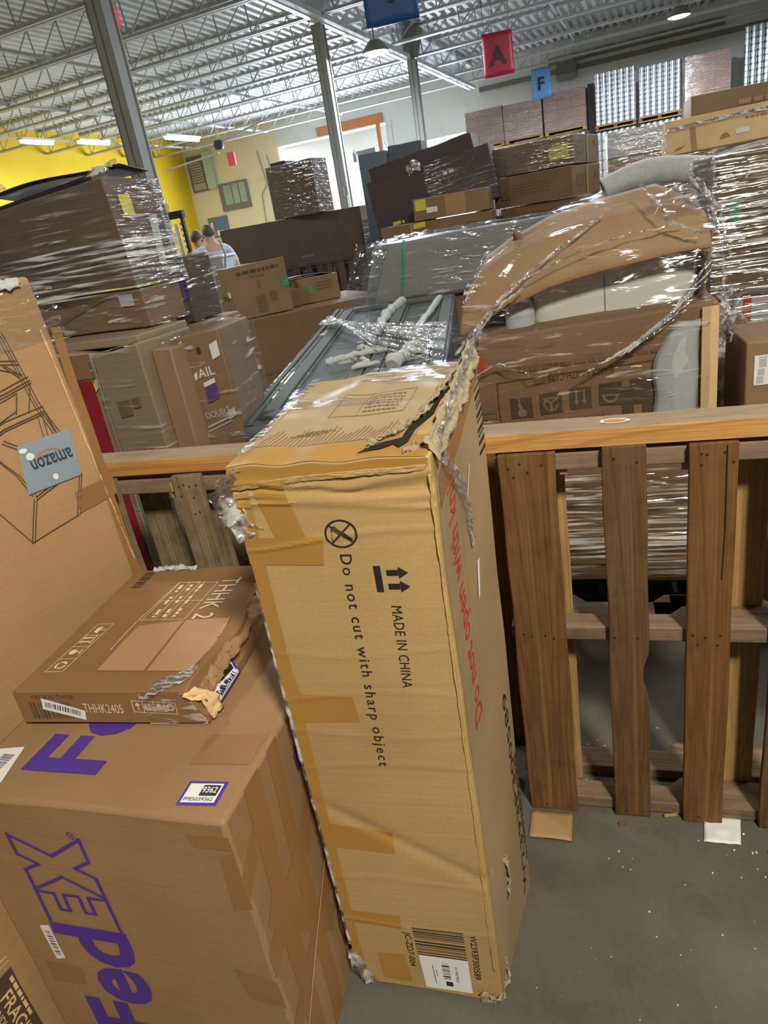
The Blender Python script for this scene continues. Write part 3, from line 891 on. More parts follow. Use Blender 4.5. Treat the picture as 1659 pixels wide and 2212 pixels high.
q = mb.obj('knot', M['wood_rail'], rl, smooth=False); q.location.z = .0004
# ================================================================== FOREGROUND CARTONS
# ---- tall battered carton
def tall_warp(p):
    # creases across the front near the top, a diagonal dent lower down, bulging sides
    if p.y < .03:
        for z0, a, w in ((1.172, .003, .006), (1.158, -.003, .006), (1.145, .0025, .005), (1.128, .003, .004), (1.072, .0016, .004), (.87, .0008, .005), (.775, .0008, .004), (.70, .0008, .005), (.62, .0008, .005), (.33, .0008, .006), (.21, .001, .005)):
            zz = p.z - z0 - .012 * math.sin(p.x * 11 + z0 * 40)
            p = p + Vector((0, -a * math.exp(-(zz / w) ** 2), 0))
        d = (p.z - (.53 - p.x * .62)) / 1.18
        p = p + Vector((0, .0035 * math.exp(-(d / .012) ** 2) * (1 if p.x > .02 else .2), 0))
    if p.z > 1.15:
        p = p + Vector((0, 0, .006 * noise.noise(p * 16) + .0015 * math.sin(p.x * 60 + p.y * 20) * max(0, 1 - p.y * 5)))
    if p.x > .27:
        p = p + Vector((.008 * math.sin(p.z * 5.2) * math.sin(max(0, min(1, p.y / .29)) * 3.14), 0, 0))
    return p
tw = .295
T = Carton('tall_carton', 'tall battered cardboard carton standing on end against the pallet fence, its top corner torn open', 'carton', (-.213, .993), 0.0, (tw, .272, 1.20), -15.9, M['card_tall'],
           corners={(0, 0, 1): (-.012, 0, .0), (1, 0, 0): (-.002, 0, 0), (0, 0, 0): (-.006, 0, .022), (0, 1, 0): (.045, 0, .0), (1, 1, 0): (.048, .0, 0), (0, 1, 1): (.050, .02, .052), (1, 1, 1): (.050, .035, .060), (1, 0, 1): (.004, 0, -.004)},
           dent=.0025, cells=(20, 18, 240), fine=.009, seed=3.3, warp=tall_warp, bev=.004)
F = 'F'
tp = lambda n, sh, mt, face='F', off=.0008: T.decal(n, face, sh, M[mt], off)
tp('packing_tape', quad((.028, 1.185), (.076, 1.18), (.10, 1.075), (.052, 1.075)), 'tape_tan')
tp('packing_tape', join(quad((.0, 1.034), (.118, 1.029), (.125, 1.079), (.0, 1.082))), 'tape_tan', off=.0011)
tp('packing_tape', quad((.004, .712), (.121, .720), (.118, .774), (.002, .776)), 'tape_tan')
tp('packing_tape', quad((.004, .403), (.132, .403), (.135, .456), (.004, .468)), 'tape_tan')
tp('packing_tape', quad((.0, .19), (.114, .19), (.116, .228), (.0, .224)), 'tape_tan')
tp('packing_tape', quad((.053, .02), (.112, .02), (.108, .108), (.053, .102)), 'tape_tan')
tp('packing_tape', quad((.0, .03), (.018, .03), (.026, 1.16), (.002, 1.16), 24), 'tape_tan', off=.0014)
tp('packing_tape', quad((.0, .76), (.03, .77), (.0, 1.0), (.0, 1.0), 8), 'tape_tan', off=.0017)
tp('packing_tape', quad((.0, 1.165), (.29, 1.182), (.292, 1.198), (.0, 1.196), 14), 'tape_tan', off=.0006)
# no-knife symbol
kn = join(ring(0, 0, .0215, .0245, 40), stroke([(-.016, .015), (.016, -.015)], .0026), stroke([(-.0155, -.0155), (.0155, .0155)], .0026))
kn = join(kn, poly([(.001, -.002), (.005, .002), (.017, -.010), (.013, -.0145)]), stroke([(-.014, .008), (-.009, .013), (.003, .001), (-.001, -.003)], .0013, True))
for k in range(4): kn = join(kn, stroke([(-.014 + .0, .005 - k * .005), (-.0138, .0025 - k * .005)], .001))
tp('prohibition_mark', xf(kn, (.153, 1.083)), 'ink_black', off=.0009)
tp('printed_lettering', xf(text('Do not cut with sharp object', .004, cap=.0175, length=.424, spacing=1.25), (.1455, 1.047), -91), 'ink_black', off=.0009)
tp('printed_lettering', xf(text('MADE IN CHINA', .0, cap=.0160, length=.158, spacing=1.06), (.209, .954), -92), 'ink_black', off=.0009)
up = rect(.192, .979, .2025, 1.025)
for v0 in (1.0125, .9885): up = join(up, rect(.2105, v0 - .005, .228, v0 + .005), poly([(.2285, v0 - .010), (.243, v0), (.2285, v0 + .010)]))
tp('this_way_up_mark', up, 'ink_black', off=.0009)
tp('barcode', barcode(.136, .116, .236, .199, 26, 'y', 5), 'ink_black', off=.0009)
wl = tp('white_label', quad((.140, .012), (.237, .016), (.237, .117), (.138, .116)), 'paper', off=.0016)
T.decal('label_print', F, join(barcode(.182, .05, .197, .10, 14, 'y', 8), rect(.185, .028, .199, .042), xf(text('D1198279652', cap=.006), (.208, .092), -91), stroke([(.163, .09), (.164, .03)], .0012), stroke([(.169, .075), (.169, .055)], .001)), M['ink_black'], .0022, parent=wl)
tp('printed_lettering', xf(text('JC-ZD7-004', .01, cap=.0125, length=.108), (.118, .182), -91), 'ink_black', off=.0009)
tp('printed_lettering', xf(text('W2393P300589', .01, cap=.0125, length=.134), (.2485, .196), -91), 'ink_black', off=.0009)
# right side
RR = 'R'
tp('side_tape', rect(.012, .01, .268, 1.185, .02), 'tape_dust', RR, .0006)
tp('packing_tape', quad((.105, .62), (.165, .64), (.205, 1.12), (.125, 1.12), 12), 'tape_dust', RR)
tp('packing_tape', quad((.02, 1.10), (.26, 1.17), (.26, 1.205), (.02, 1.15), 10), 'tape_brown', RR, .0012)
tp('printed_lettering', xf(text('Do not open with knife!', .006, cap=.045, length=.50), (.096, .655), 90), 'ink_red', RR, .0012)
tp('printed_lettering', xf(text('W2393P300589', .006, cap=.028, length=.53), (.236, .045), 90), 'ink_black', RR, .0012)
tp('faint_print', join(xf(scribble(0, 0, .30, .008, 3), (.262, .10), 90), xf(scribble(0, 0, .24, .008, 4), (.25, .16), 90)), 'ink_brown', RR, .002)
tp('barcode', barcode(.236, 1.05, .268, 1.21, 30, 'y', 11), 'ink_black', RR, .0012)
tp('paper_slip', quad((.155, .835), (.165, .84), (.180, .90), (.168, .90)), 'paper', RR, .003)
tp('paper_slip', quad((.150, 1.03), (.155, 1.03), (.175, 1.075), (.172, 1.078)), 'paper', RR, .003)
# top: print, clear glossy tape
TT = 'T'
tp('top_tape', quad((.012, .05), (.262, .05), (.285, .262), (.012, .262), 14), 'top_tape', TT, .0008)
tp('faint_print', join(stroke([(.10, .12), (.22, .12), (.22, .19), (.10, .19)], .001, True), stroke([(.145, .12), (.145, .19)], .0008), stroke([(.10, .155), (.22, .155)], .0008), *[scribble(.152, .128 + k * .010, .055, .0032, k) for k in range(6)], *[scribble(.06 + k * .01, .075 + k * .004, .05, .003, k + 9) for k in range(3)]), 'ink_faint', TT, .0018)
tp('flute_marks', join(*[stroke([(.02 + k * .0072, .052), (.026 + k * .0072, .085 + .01 * math.sin(k))], .0022) for k in range(32)]), 'tape_brown', TT, .0014)
tp('packing_tape', quad((.0, .0), (.29, .0), (.292, .048), (.0, .045), 14), 'tape_tan', TT, .001)
tp('clear_tape', quad((.01, .17), (.16, .15), (.16, .175), (.01, .20), 12), 'tape_clear', TT, .003)
tp('clear_tape', quad((.10, .235), (.285, .19), (.29, .272), (.11, .278), 14), 'tape_clear', TT, .004)
tp('clear_tape', quad((.0, .03), (.018, .03), (.012, .27), (.0, .27), 14), 'tape_clear', TT, .005)
# crumpled torn edge along the right side of the top
def crumple(name, pts, wid, mat, seed, amp, n=70, m=5, parent=None):
    mb = MB()
    P0 = [Vector(p) for p in pts]
    def f(u, v):
        k = u * (len(P0) - 1); i = min(int(k), len(P0) - 2); a = P0[i].lerp(P0[i + 1], k - i)
        q = Vector(wid) * (v - .5)
        ln = sum((y - x).length for x, y in zip(P0[:-1], P0[1:])) * 40 + 2
        w = Vector(noise.noise_vector(Vector((u * ln, v * 3, seed)))) * amp + Vector(noise.noise_vector(Vector((u * ln * 2.7, v * 8, seed + 5)))) * amp * .5
        return a + q + w
    mb.grid(f, n, m)
    o = mb.obj(name, mat, parent)
    so = o.modifiers.new('thick', 'SOLIDIFY'); so.thickness = .0016
    return o
a, b = T.pt(TT, .292, .01, .004), T.pt(TT, .292, .262, .008)
mid = a.lerp(b, .5)
dk = T.decal('tear_gap', TT, poly([(.292, .285), (.285, .23), (.283, .19), (.272, .14), (.274, .10), (.259, .06), (.256, .034), (.246, .022), (.236, .030), (.222, .018), (.19, .012), (.222, .036), (.244, .044), (.248, .078), (.264, .11), (.265, .15), (.277, .20), (.281, .25)][::-1]), M['tear_dark'], .0035)
crumple('torn_flap', [a + Vector((.004, 0, -.004)), mid + Vector((.006, 0, .004)), b + Vector((.004, .0, .012))], (.016, 0, -.035), M['card_raw'], 1, .006, n=150, m=8, parent=T.o)
crumple('torn_flap', [T.pt(TT, .255, .085, .006), T.pt(TT, .262, .15, .006), T.pt(TT, .276, .265, .010)], (.018, 0, .012), M['card_raw'], 2, .006, n=150, m=8, parent=T.o)
crumple('torn_flap', [T.pt(TT, .205, .03, .006), T.pt(TT, .235, .06, .008), T.pt(TT, .255, .095, .005)], (.022, .02, .006), M['card_raw'], 3, .008, n=90, m=12, parent=T.o)
crumple('torn_flap', [T.pt(TT, .262, .012, .003), T.pt(TT, .285, .04, .004)], (.012, .016, .0), M['card_raw'], 4, .007, n=60, m=10, parent=T.o)
crumple('clear_tape', [T.pt(RR, .03, 1.19, .004), T.pt(RR, .14, 1.21, .006), T.pt(RR, .26, 1.24, .006)], (.01, 0, .05), M['tape_clear'], 6, .008, parent=T.o)
crumple('clear_tape', [T.pt(RR, .05, 1.165, .005), T.pt(RR, .14, 1.05, .006), T.pt(RR, .17, .94, .003)], (.0, .05, .0), M['tape_clear'], 9, .004, parent=T.o)
# frayed edges: front right vertical edge, bottom right corner
crumple('frayed_edge', [T.pt(F, .292, 1.17, .001), T.pt(F, .291, .9, .001), T.pt(F, .2905, .55, .001), T.pt(F, .289, .35, .002), T.pt(F, .288, .10, .001)], (.004, .003, 0), M['card_tall'], 12, .0016, n=260, m=2, parent=T.o)
crumple('frayed_edge', [T.pt(F, .0, 1.172, .002), T.pt(F, .12, 1.177, .003), T.pt(F, .288, 1.180, .002)], (.0, -.001, .010), M['card_tall'], 15, .0016, n=200, m=5, parent=T.o)
crumple('frayed_corner', [T.pt(F, .255, .012, .004), T.pt(F, .288, .006, .006), T.pt(RR, .03, .02, .004), T.pt(RR, .045, .06, .002)], (.006, -.004, .038), M['card_raw'], 21, .010, n=40, m=6, parent=T.o)
crumple('frayed_patch', [T.pt(RR, .085, .20, .003), T.pt(RR, .10, .24, .003), T.pt(RR, .095, .30, .002)], (.0, .018, .0), M['card_raw'], 23, .006, n=24, m=4, parent=T.o)
# hanging scraps of film at the left corners
crumple('film_scrap', [T.pt(F, .005, 1.19, .006), T.pt(F, -.018, 1.165, .01), T.pt(F, -.008, 1.13, .008), T.pt(F, .014, 1.085, .002)], (.036, .004, .018), M['film_fold'], 31, .010, n=26, m=8, parent=T.o)
crumple('film_scrap', [T.pt(F, .0, .10, .002), T.pt(F, .008, .045, .008), T.pt(F, .028, .012, .010)], (.022, .006, .0), M['film_fold'], 33, .007, n=20, m=6, parent=T.o)
crumple('film_edge', [T.pt(F, .002, 1.0, .002), T.pt(F, .0, .7, .002), T.pt(F, .0, .4, .002), T.pt(F, .0, .12, .002)], (.007, .004, 0), M['film_fold'], 35, .0018, n=160, m=2, parent=T.o)

# ---- big parcel carton at the left
X = Carton('parcel_carton', 'large brown carton with big purple lettering, standing at the front left', 'carton', (-.859, .994), 0.0, (.568, .57, .70), -19.0, M['card_parcel'],
           corners={(1, 0, 1): (.0, .0, .004), (0, 0, 1): (0, 0, -.004), (1, 0, 0): (.008, -.004, 0)}, dent=.004, sub=16, seed=8.1, bev=.008, fine=.018)
xd = lambda n, sh, mt, face='F', off=.002, parent=None: X.decal(n, face, sh, M[mt], off, parent=parent)
fed = text('Fed', .028, cap=.163, length=.305)
E_ = [(0, 0), (.098, 0), (.098, .042), (.05, .042), (.05, .064), (.098, .064), (.098, .100), (.05, .100), (.05, .122), (.098, .122), (.098, .163), (0, .163)]
X_ = [(.104, 0), (.160, 0), (.182, .040), (.205, 0), (.262, 0), (.210, .082), (.258, .163), (.203, .163), (.182, .124), (.160, .163), (.104, .163), (.152, .082)]
out = join(stroke(E_, .0075, True), stroke(X_, .0075, True))
xd('printed_lettering', xf(fed, (.268, .082), 90), 'purple')
xd('printed_lettering', xf(out, (.266, .384), 90, .92, .97), 'purple')
xd('printed_lettering', join(ring(.252, .633, .0065, .0080, 20), xf(text('R', cap=.007), (.256, .6305), 90)), 'purple')
xd('printed_lettering', xf(text('Fe', .028, cap=.155, length=.20), (.270, .068), 90), 'purple', 'T')
xl = xd('barcode_label', quad((.076, .275), (.099, .282), (.097, .376), (.074, .372)), 'paper', off=.0015)
xd('label_print', barcode(.081, .29, .094, .36, 30, 'y', 3), 'ink_black', off=.0022, parent=xl)
xl = xd('barcode_label', quad((.046, .022), (.098, .036), (.073, .122), (.02, .112)), 'paper', 'T', .0015)
xd('label_print', barcode(.044, .045, .070, .10, 30, 'y', 4), 'ink_black', 'T', .0022, parent=xl)
# violet sticker with number (code square left out)
q = xd('number_sticker', quad((.468, .024), (.538, .030), (.536, .078), (.466, .074)), 'blue_rim', 'T', .0015)
xd('sticker_paper', quad((.473, .029), (.533, .034), (.531, .073), (.471, .069)), 'paper', 'T', .0022, parent=q)
xd('sticker_number', quad((.4985, .045), (.529, .047), (.5285, .069), (.498, .067)), 'ink_black', 'T', .0028, parent=q)
xd('sticker_print', xf(text('9362', .02, cap=.012, length=.026), (.5005, .051), 4), 'paper', 'T', .0034, parent=q)
xd('sticker_print', xf(text('PPE5039362', .005, cap=.007, length=.052), (.476, .033), 4), 'ink_black', 'T', .0028, parent=q)
for fc, sh, mt in (('T', quad((.441, .112), (.552, .118), (.555, .192), (.445, .183)), 'tape_brown'), ('R', quad((.0, .53), (.09, .60), (.115, .66), (.0, .585)), 'tape_brown'),
                   ('R', quad((.035, .0), (.085, .0), (.115, .70), (.065, .70), 14), 'tape_brown'), ('R', quad((.125, .0), (.17, .0), (.19, .70), (.15, .70), 14), 'tape_brown'),
                   ('R', quad((.0, .34), (.32, .48), (.32, .54), (.0, .40), 12), 'tape_brown'), ('R', quad((.0, .16), (.32, .30), (.32, .35), (.0, .21), 12), 'tape_brown'),
                   ('R', quad((.20, .40), (.40, .66), (.36, .70), (.17, .44), 10), 'tape_brown'), ('R', quad((.02, .44), (.20, .18), (.24, .21), (.06, .48), 10), 'tape_brown'),
                   ('F', quad((.50, .64), (.568, .64), (.568, .67), (.49, .665)), 'tape_brown'), ('F', quad((.53, .50), (.568, .51), (.568, .64), (.54, .62)), 'tape_brown'),
                   ('F', quad((.50, .27), (.568, .26), (.568, .33), (.49, .35)), 'tape_brown'), ('F', quad((.12, .21), (.04, .20), (.04, .26), (.125, .26)), 'tape_brown')):
    xd('packing_tape', sh, mt, fc, .001 + random.random() * .0008)
xd('printed_mark', join(stroke([(.232, .62), (.258, .625), (.256, .585), (.236, .582)], .004, True), rect(.24, .60, .25, .61)), 'purple', 'R', .003)
xd('printed_mark', stroke([(.23, .10), (.27, .11), (.268, .19), (.24, .20), (.228, .16)], .005, True), 'ink_brown', 'R', .003)
xd('string_line', stroke([(.0, .12), (.34, .43)], .003), 'ink_white', 'R', .004)

# ---- flat crushed carton lying on the parcel
def flat_warp(p):
    if p.x > .36 and p.z > .02: p = p + Vector((-.03 * min(1, (p.x - .36) / .04) * abs(math.sin(p.y * 9 + 1.2)) * (p.z / .075), 0, .004 * math.sin(p.y * 30)))
    return p
H = Carton('flat_carton', 'flat brown carton with white print, lying crushed on the large purple-lettered carton', 'carton', (-.773, 1.153), .7065, (.402, .485, .074), -14.4, M['card_flat'], dent=.002, sub=14, seed=2.2, warp=flat_warp, bev=.004, fine=.015)
hd = lambda n, sh, mt, face='T', off=.0015, parent=None: H.decal(n, face, sh, M[mt], off, parent=parent)
hd('covering_tape', quad((.150, .062), (.255, .060), (.258, .235), (.155, .222), 6), 'tape_pale')
hd('covering_tape', quad((.262, .060), (.368, .058), (.366, .242), (.262, .236), 6), 'tape_pale')
hd('printed_lettering', xf(text('THHK 2', .004, cap=.046, length=.185), (.272, .425), -90), 'ink_white')
tb = stroke([(.14, .13), (.14, .235), (.158, .41), (.214, .41)], .0022)
for a_, b_ in (((.160, .41), (.262, .405)), ((.150, .325), (.262, .32)), ((.145, .245), (.255, .24)), ((.160, .41), (.150, .24)), ((.187, .41), (.18, .24)), ((.214, .41), (.205, .24)), ((.226, .41), (.22, .25)), ((.262, .405), (.256, .24))): tb = join(tb, stroke([a_, b_], .0016))
for k in range(3):
    for j in range(3): tb = join(tb, xf(scribble(0, 0, .035, .009, k * 3 + j), (.168 + k * .026, .398 - j * .055), -90))
hd('printed_table', tb, 'ink_white')
gl = stroke([(.031, .061), (.073, .061), (.085, .234), (.046, .234)], .0018, True)
for k in (1, 2, 3): gl = join(gl, stroke([(.031 + k * .004, .061 + k * .043), (.073 + k * .003, .061 + k * .043)], .0016))
gl = join(gl, ring(.054, .082, .008, .013, 12, 20, 120), ring(.054, .082, .008, .013, 12, 140, 240), ring(.054, .082, .008, .013, 12, 260, 360))
gl = join(gl, disc(.052, .128, .009), stroke([(.062, .128), (.070, .128)], .003), stroke([(.070, .120), (.070, .136)], .003))
gl = join(gl, stroke([(.048, .165), (.066, .165)], .005), stroke([(.048, .180), (.066, .180)], .005), stroke([(.072, .158), (.072, .188)], .003), poly([(.048, .158), (.042, .165), (.048, .172)]), poly([(.048, .173), (.042, .180), (.048, .187)]))
gl = join(gl, poly([(.054, .203), (.066, .197), (.066, .225), (.054, .219)]), stroke([(.066, .211), (.078, .211)], .003))
hd('handling_marks', gl, 'ink_white')
hd('barcode', barcode(.035, .395, .062, .475, 26, 'y', 9), 'ink_brown')
FF = 'F'
q = hd('white_label', quad((.056, .034), (.143, .008), (.148, .030), (.061, .060)), 'paper', FF, .002)
hd('label_print', xf(barcode(.0, .0, .074, .012, 40, 'x', 2), (.064, .040), -16.8), 'ink_black', FF, .0028, parent=q)
hd('printed_lettering', xf(text('THHK2405', .0, cap=.021, length=.085), (.146, .026), -1), 'ink_white', FF)
hd('barcode', barcode(.028, .012, .12, .05, 34, 'x', 6), 'ink_brown', FF)
hd('printed_lettering', xf(text('MADE IN CHINA', cap=.009), (.04, .058)), 'ink_brown', FF)
gb_ = stroke([(.254, .028), (.343, .022), (.345, .048), (.256, .054)], .0016, True)
for k in (1, 2, 3): gb_ = join(gb_, stroke([(.254 + k * .0222, .027), (.256 + k * .0222, .052)], .0014))
gb_ = join(gb_, poly([(.260, .042), (.272, .042), (.266, .050)]), stroke([(.266, .042), (.266, .032)], .002), stroke([(.283, .034), (.283, .046)], .003), stroke([(.290, .034), (.290, .046)], .003), disc(.310, .042, .005, 12), stroke([(.310, .036), (.310, .031)], .002), ring(.333, .038, .005, .008, 16))
hd('handling_marks', gb_, 'ink_white', FF)
q = hd('number_sticker', quad((.04, .008), (.145, .006), (.145, .046), (.04, .048)), 'blue_rim', 'R', .004)
hd('sticker_paper', quad((.047, .013), (.138, .011), (.138, .041), (.047, .043)), 'paper', 'R', .0048, parent=q)
hd('sticker_print', join(rect(.085, .026, .134, .038), xf(text('PPE5039363', cap=.006, length=.07), (.055, .016))), 'ink_black', 'R', .0055, parent=q)
crumple('torn_flap', [H.pt('R', .01, .045, .004), H.pt('R', .10, .05, .008), H.pt('R', .25, .06, .006), H.pt('R', .40, .06, .004)], (.02, 0, -.02), M['card_parcel'], 41, .008, n=60, m=4, parent=H.o)
crumple('torn_flap', [H.pt('R', .0, .07, .004), H.pt('R', .02, .035, .016), H.pt('R', .025, .005, .01)], (.012, .03, .0), M['card_light'], 43, .006, n=16, m=5, parent=H.o)
crumple('clear_tape', [H.pt('T', .30, .0, .003), H.pt('T', .34, .03, .004), H.pt('T', .395, .05, .004)], (.0, .05, .0), M['tape_clear'], 44, .004, n=20, m=5, parent=H.o)
hd('clear_tape', quad((.28, .0), (.40, .0), (.40, .072), (.275, .07)), 'tape_clear', FF, .003)
crumple('frayed_edge', [H.pt('T', .17, .484, .002), H.pt('T', .10, .486, .004), H.pt('T', .05, .482, .002)], (.0, .012, .006), M['foam_white'], 45, .008, n=26, m=3, parent=H.o)

# ---- tall leaning carton at the left with the desk drawing
LN = Carton('leaning_carton', 'tall tan carton at the left edge with a desk drawing and a blue-grey label', 'carton', (-1.151, 1.316), 0.0, (.60, .11, 1.515), 35.0, M['card_lean'],
            corners={(1, 0, 1): (-.03, 0, 0), (1, 1, 1): (-.03, 0, 0), (1, 0, 0): (.045, 0, 0), (1, 1, 0): (.045, 0, 0), (0, 0, 1): (-.03, 0, 0), (0, 1, 1): (-.03, 0, 0)}, dent=.004, sub=14, seed=5.5, bev=.009, fine=.02)
def lu(u, v): return (.60 + u - (.036 - .05 * v), v)      # measured along the face from its right edge, upright edge leaning
def ld(n, sh, mt, off=.003, parent=None): return LN.decal(n, 'F', sh, M[mt], off, parent=parent)
def st(pts, w=.0019, closed=False): return stroke([lu(*p) for p in pts], w, closed)
dr = join(st([(-.128, 1.41), (-.103, 1.249), (-.082, 1.171), (-.068, 1.12)]), st([(-.134, 1.41), (-.109, 1.246), (-.088, 1.165), (-.074, 1.12)]), st([(-.139, 1.405), (-.114, 1.243), (-.093, 1.160), (-.082, 1.12)]),
          st([(-.20, 1.283), (-.162, 1.292), (-.107, 1.308)]), st([(-.20, 1.275), (-.162, 1.283), (-.106, 1.299)]), st([(-.22, 1.262), (-.166, 1.276), (-.105, 1.293)], .002),
          st([(-.106, 1.294), (-.130, 1.231)]), st([(-.20, 1.262), (-.17, 1.268), (-.141, 1.278), (-.154, 1.240), (-.20, 1.222)]), st([(-.143, 1.27), (-.156, 1.234)], .002),
          st([(-.24, 1.205), (-.185, 1.224), (-.097, 1.237)]), st([(-.24, 1.190), (-.191, 1.209), (-.097, 1.226)]), st([(-.24, 1.185), (-.191, 1.204), (-.097, 1.221)]),
          st([(-.20, 1.36), (-.150, 1.352), (-.118, 1.345)]), st([(-.20, 1.352), (-.150, 1.344), (-.117, 1.337)]), st([(-.14, 1.40), (-.15, 1.36)]),
          st([(-.18, 1.345), (-.118, 1.315)]), st([(-.145, 1.34), (-.119, 1.312)], .0016), st([(-.15, 1.34), (-.124, 1.308)], .002),
          st([(-.20, 1.185), (-.13, 1.125)]), st([(-.205, 1.180), (-.14, 1.125)]), st([(-.115, 1.217), (-.122, 1.12)]), st([(-.105, 1.219), (-.112, 1.12)]), st([(-.097, 1.22), (-.082, 1.13)], .003),
          st([(-.24, 1.17), (-.20, 1.10), (-.182, 1.045)]), st([(-.235, 1.165), (-.195, 1.10), (-.175, 1.045)]), st([(-.176, 1.04), (-.119, 1.062), (-.068, 1.066)]), st([(-.176, 1.033), (-.119, 1.055), (-.068, 1.058)]),
          st([(-.182, 1.036), (-.218, 0.938)]), st([(-.177, 1.032), (-.212, 0.938)]), st([(-.070, 1.062), (-.104, 0.963)]), st([(-.065, 1.062), (-.098, 0.963)]), st([(-.215, .938), (-.101, .964)]), st([(-.27, 1.05), (-.215, .936)]))
ld('line_drawing', dr, 'ink_brown')
lb = ld('shop_label', quad(lu(-.18, 1.165), lu(-.062, 1.172), lu(-.068, 1.058), lu(-.19, 1.05)), 'slate_label', .0042)
# the wording on the label stands upside down
ld('label_lettering', xf(text('amazon', .012, cap=.036, length=.092), lu(-.073, 1.130), 182), 'slate_ink', .0052, lb)
ld('label_smile', join(xf(ring(0, 0, .040, .0435, 16, 50, 125), lu(-.118, 1.098)), xf(poly([(0, 0), (.010, .004), (.003, .010)]), lu(-.147, 1.125))), 'orange_ink', .0052, lb)
for cx, cz, rx, rz in ((-.170, 1.152, .009, .006), (-.160, 1.135, .009, .009), (-.122, 1.073, .006, .008)):
    ld('peeled_spot', poly([lu(cx + rx * math.cos(a * .5236), cz + rz * math.sin(a * .5236)) for a in range(12)]), 'paper', .0056, lb)
ld('packing_tape', quad(lu(-.093, 1.021), lu(0.0, 1.035), lu(0.0, .985), lu(-.096, .967)), 'tape_brown')
ld('packing_tape', quad(lu(-.028, .50), lu(-.008, .50), lu(-.008, 1.40), lu(-.028, 1.40), 14), 'tape_brown', .002)
ld('clear_tape', quad(lu(-.2, 1.36), lu(0, 1.38), lu(0, 1.50), lu(-.2, 1.50), 8), 'tape_clear', .004)
crumple('frayed_edge', [LN.pt('F', .30, 1.508, .004), LN.pt('F', .58, 1.506, .006)], (.0, .01, .02), M['foam_white'], 51, .008, n=40, m=3, parent=LN.o)
crumple('frayed_edge', [LN.pt('F', .585, 1.40, .002), LN.pt('F', .592, 1.0, .002), LN.pt('F', .594, .8, .002)], (.004, .003, .0), M['card_light'], 52, .0015, n=120, m=2, parent=LN.o)

# ---- carton with the fragile sign in the lower left corner
gg = Vector((.4226, .9063, 0)); ee = Vector((.9063, -.4226, 0))
p0 = Vector((-.889, .985, 0)) + gg * .12 - gg * .62 - ee * .45
FR = Carton('fragile_carton', 'brown carton with a black FRAGILE sign, in the lower left corner beside the purple-lettered carton', 'carton', (p0.x, p0.y), 0.0, (.45, .62, .66), -25.0, M['card_frag'], dent=.003, sub=8, seed=1.9)
q = FR.decal('fragile_sign', 'R', quad((.425, .265), (.495, .262), (.495, .03), (.425, .03), 6), M['ink_brown'], .0015)
FR.decal('sign_lettering', 'R', xf(text('FRAGILE', .012, cap=.026, length=.150), (.452, .225), -90), M['card_light'], .0025, parent=q)
FR.decal('sign_lettering', 'R', xf(text('HANDLE WITH CARE', .004, cap=.013, length=.20), (.432, .235), -90), M['card_light'], .0025, parent=q)
FR.decal('sign_lettering', 'R', xf(scribble(0, 0, .12, .008, 5), (.483, .245), -90), M['card_light'], .0025, parent=q)
FR.decal('fold_line', 'R', join(stroke([(.39, .30), (.495, .29)], .003), stroke([(.39, .288), (.495, .278)], .002)), M['card_light'], .0015)

# ---- bits on the floor
mb = MB(); mb.grid(lambda u, v: (.225 + u * .10 + v * .03, 1.295 - u * .035 + v * .085, .004 + .006 * (1 - v) * (1 - abs(u - .5))), 8, 6)
o = tag(mb.obj('card_scrap', M['card_lean']), 'flat piece of brown cardboard on the floor under the first fence board', 'cardboard'); so = o.modifiers.new('t', 'SOLIDIFY'); so.thickness = .003
mb = MB(); mb.grid(lambda u, v: (.631 + u * .078 + v * .038, 1.197 - u * .026 + v * .072, .003 + .008 * abs(noise.noise((u * 3, v * 3, 1)))), 10, 8)
o = tag(mb.obj('paper_sheet', M['paper']), 'crumpled white paper on the floor in front of the third fence board', 'paper')
so = o.modifiers.new('t', 'SOLIDIFY'); so.thickness = .0008
mb = MB(); mb.bar((.573, 1.287, .006), (.606, 1.284, .006), .007, .006); tag(mb.obj('wood_stick', M['wood_pale'], bev=.001), 'short pale wooden stick on the floor by the fence', 'stick')
mb = MB(); mb.box((.455, 1.283, 0), (.475, 1.293, .006)); tag(mb.obj('wood_chip', M['wood_old'], bev=.002), 'small brown wood chip on the floor under the narrow dark board', 'wood chip')
mb = MB(); mb.grid(lambda u, v: (.80 + u * .035, 1.33 + v * .03, .012 + .012 * noise.noise((u * 4, v * 4, 3))), 8, 8)
tag(mb.obj('candy_wrapper', plain('teal wrapper', (.25, .52, .50), .3, var=.5, scale=60)), 'small teal wrapper on the floor behind the right end of the fence', 'wrapper')
crumb = None; rnd = random.Random(4)
def crumb_at(x, y, r):
    global crumb
    if crumb is None:
        mb = MB(); bm = bmesh.new(); bmesh.ops.create_icosphere(bm, subdivisions=1, radius=1)
        me = bpy.data.meshes.new('crumb'); bm.to_mesh(me); bm.free()
        crumb = link('foam_crumb', me, M['foam_bright']); hump(crumb, .3, 1.3, 2); c = crumb
    else:
        c = crumb.copy(); COL.objects.link(c)
    c.location = (x, y, r * .7); c.scale = (r, r * rnd.uniform(.6, 1), r * .8); c.rotation_euler = (0, 0, rnd.random() * 6)
    tag(c, 'tiny white foam crumb scattered on the concrete floor', 'crumb', 'foam crumbs on the floor')
for k in range(34):
    crumb_at(rnd.gauss(.78, .09), rnd.gauss(1.13, .06), rnd.choice((.0018, .0025, .0035, .0045)))
for k in range(26):
    crumb_at(rnd.uniform(.35, .95), rnd.uniform(.95, 1.22), rnd.choice((.0012, .0018, .0025)))
for k in range(10):
    crumb_at(rnd.uniform(.40, .70), rnd.uniform(1.40, 1.6), rnd.choice((.002, .003)))
for k in range(22):
    crumb_at(rnd.uniform(-.1, .7), rnd.uniform(.80, 1.0), rnd.choice((.0009, .0013, .0018)))
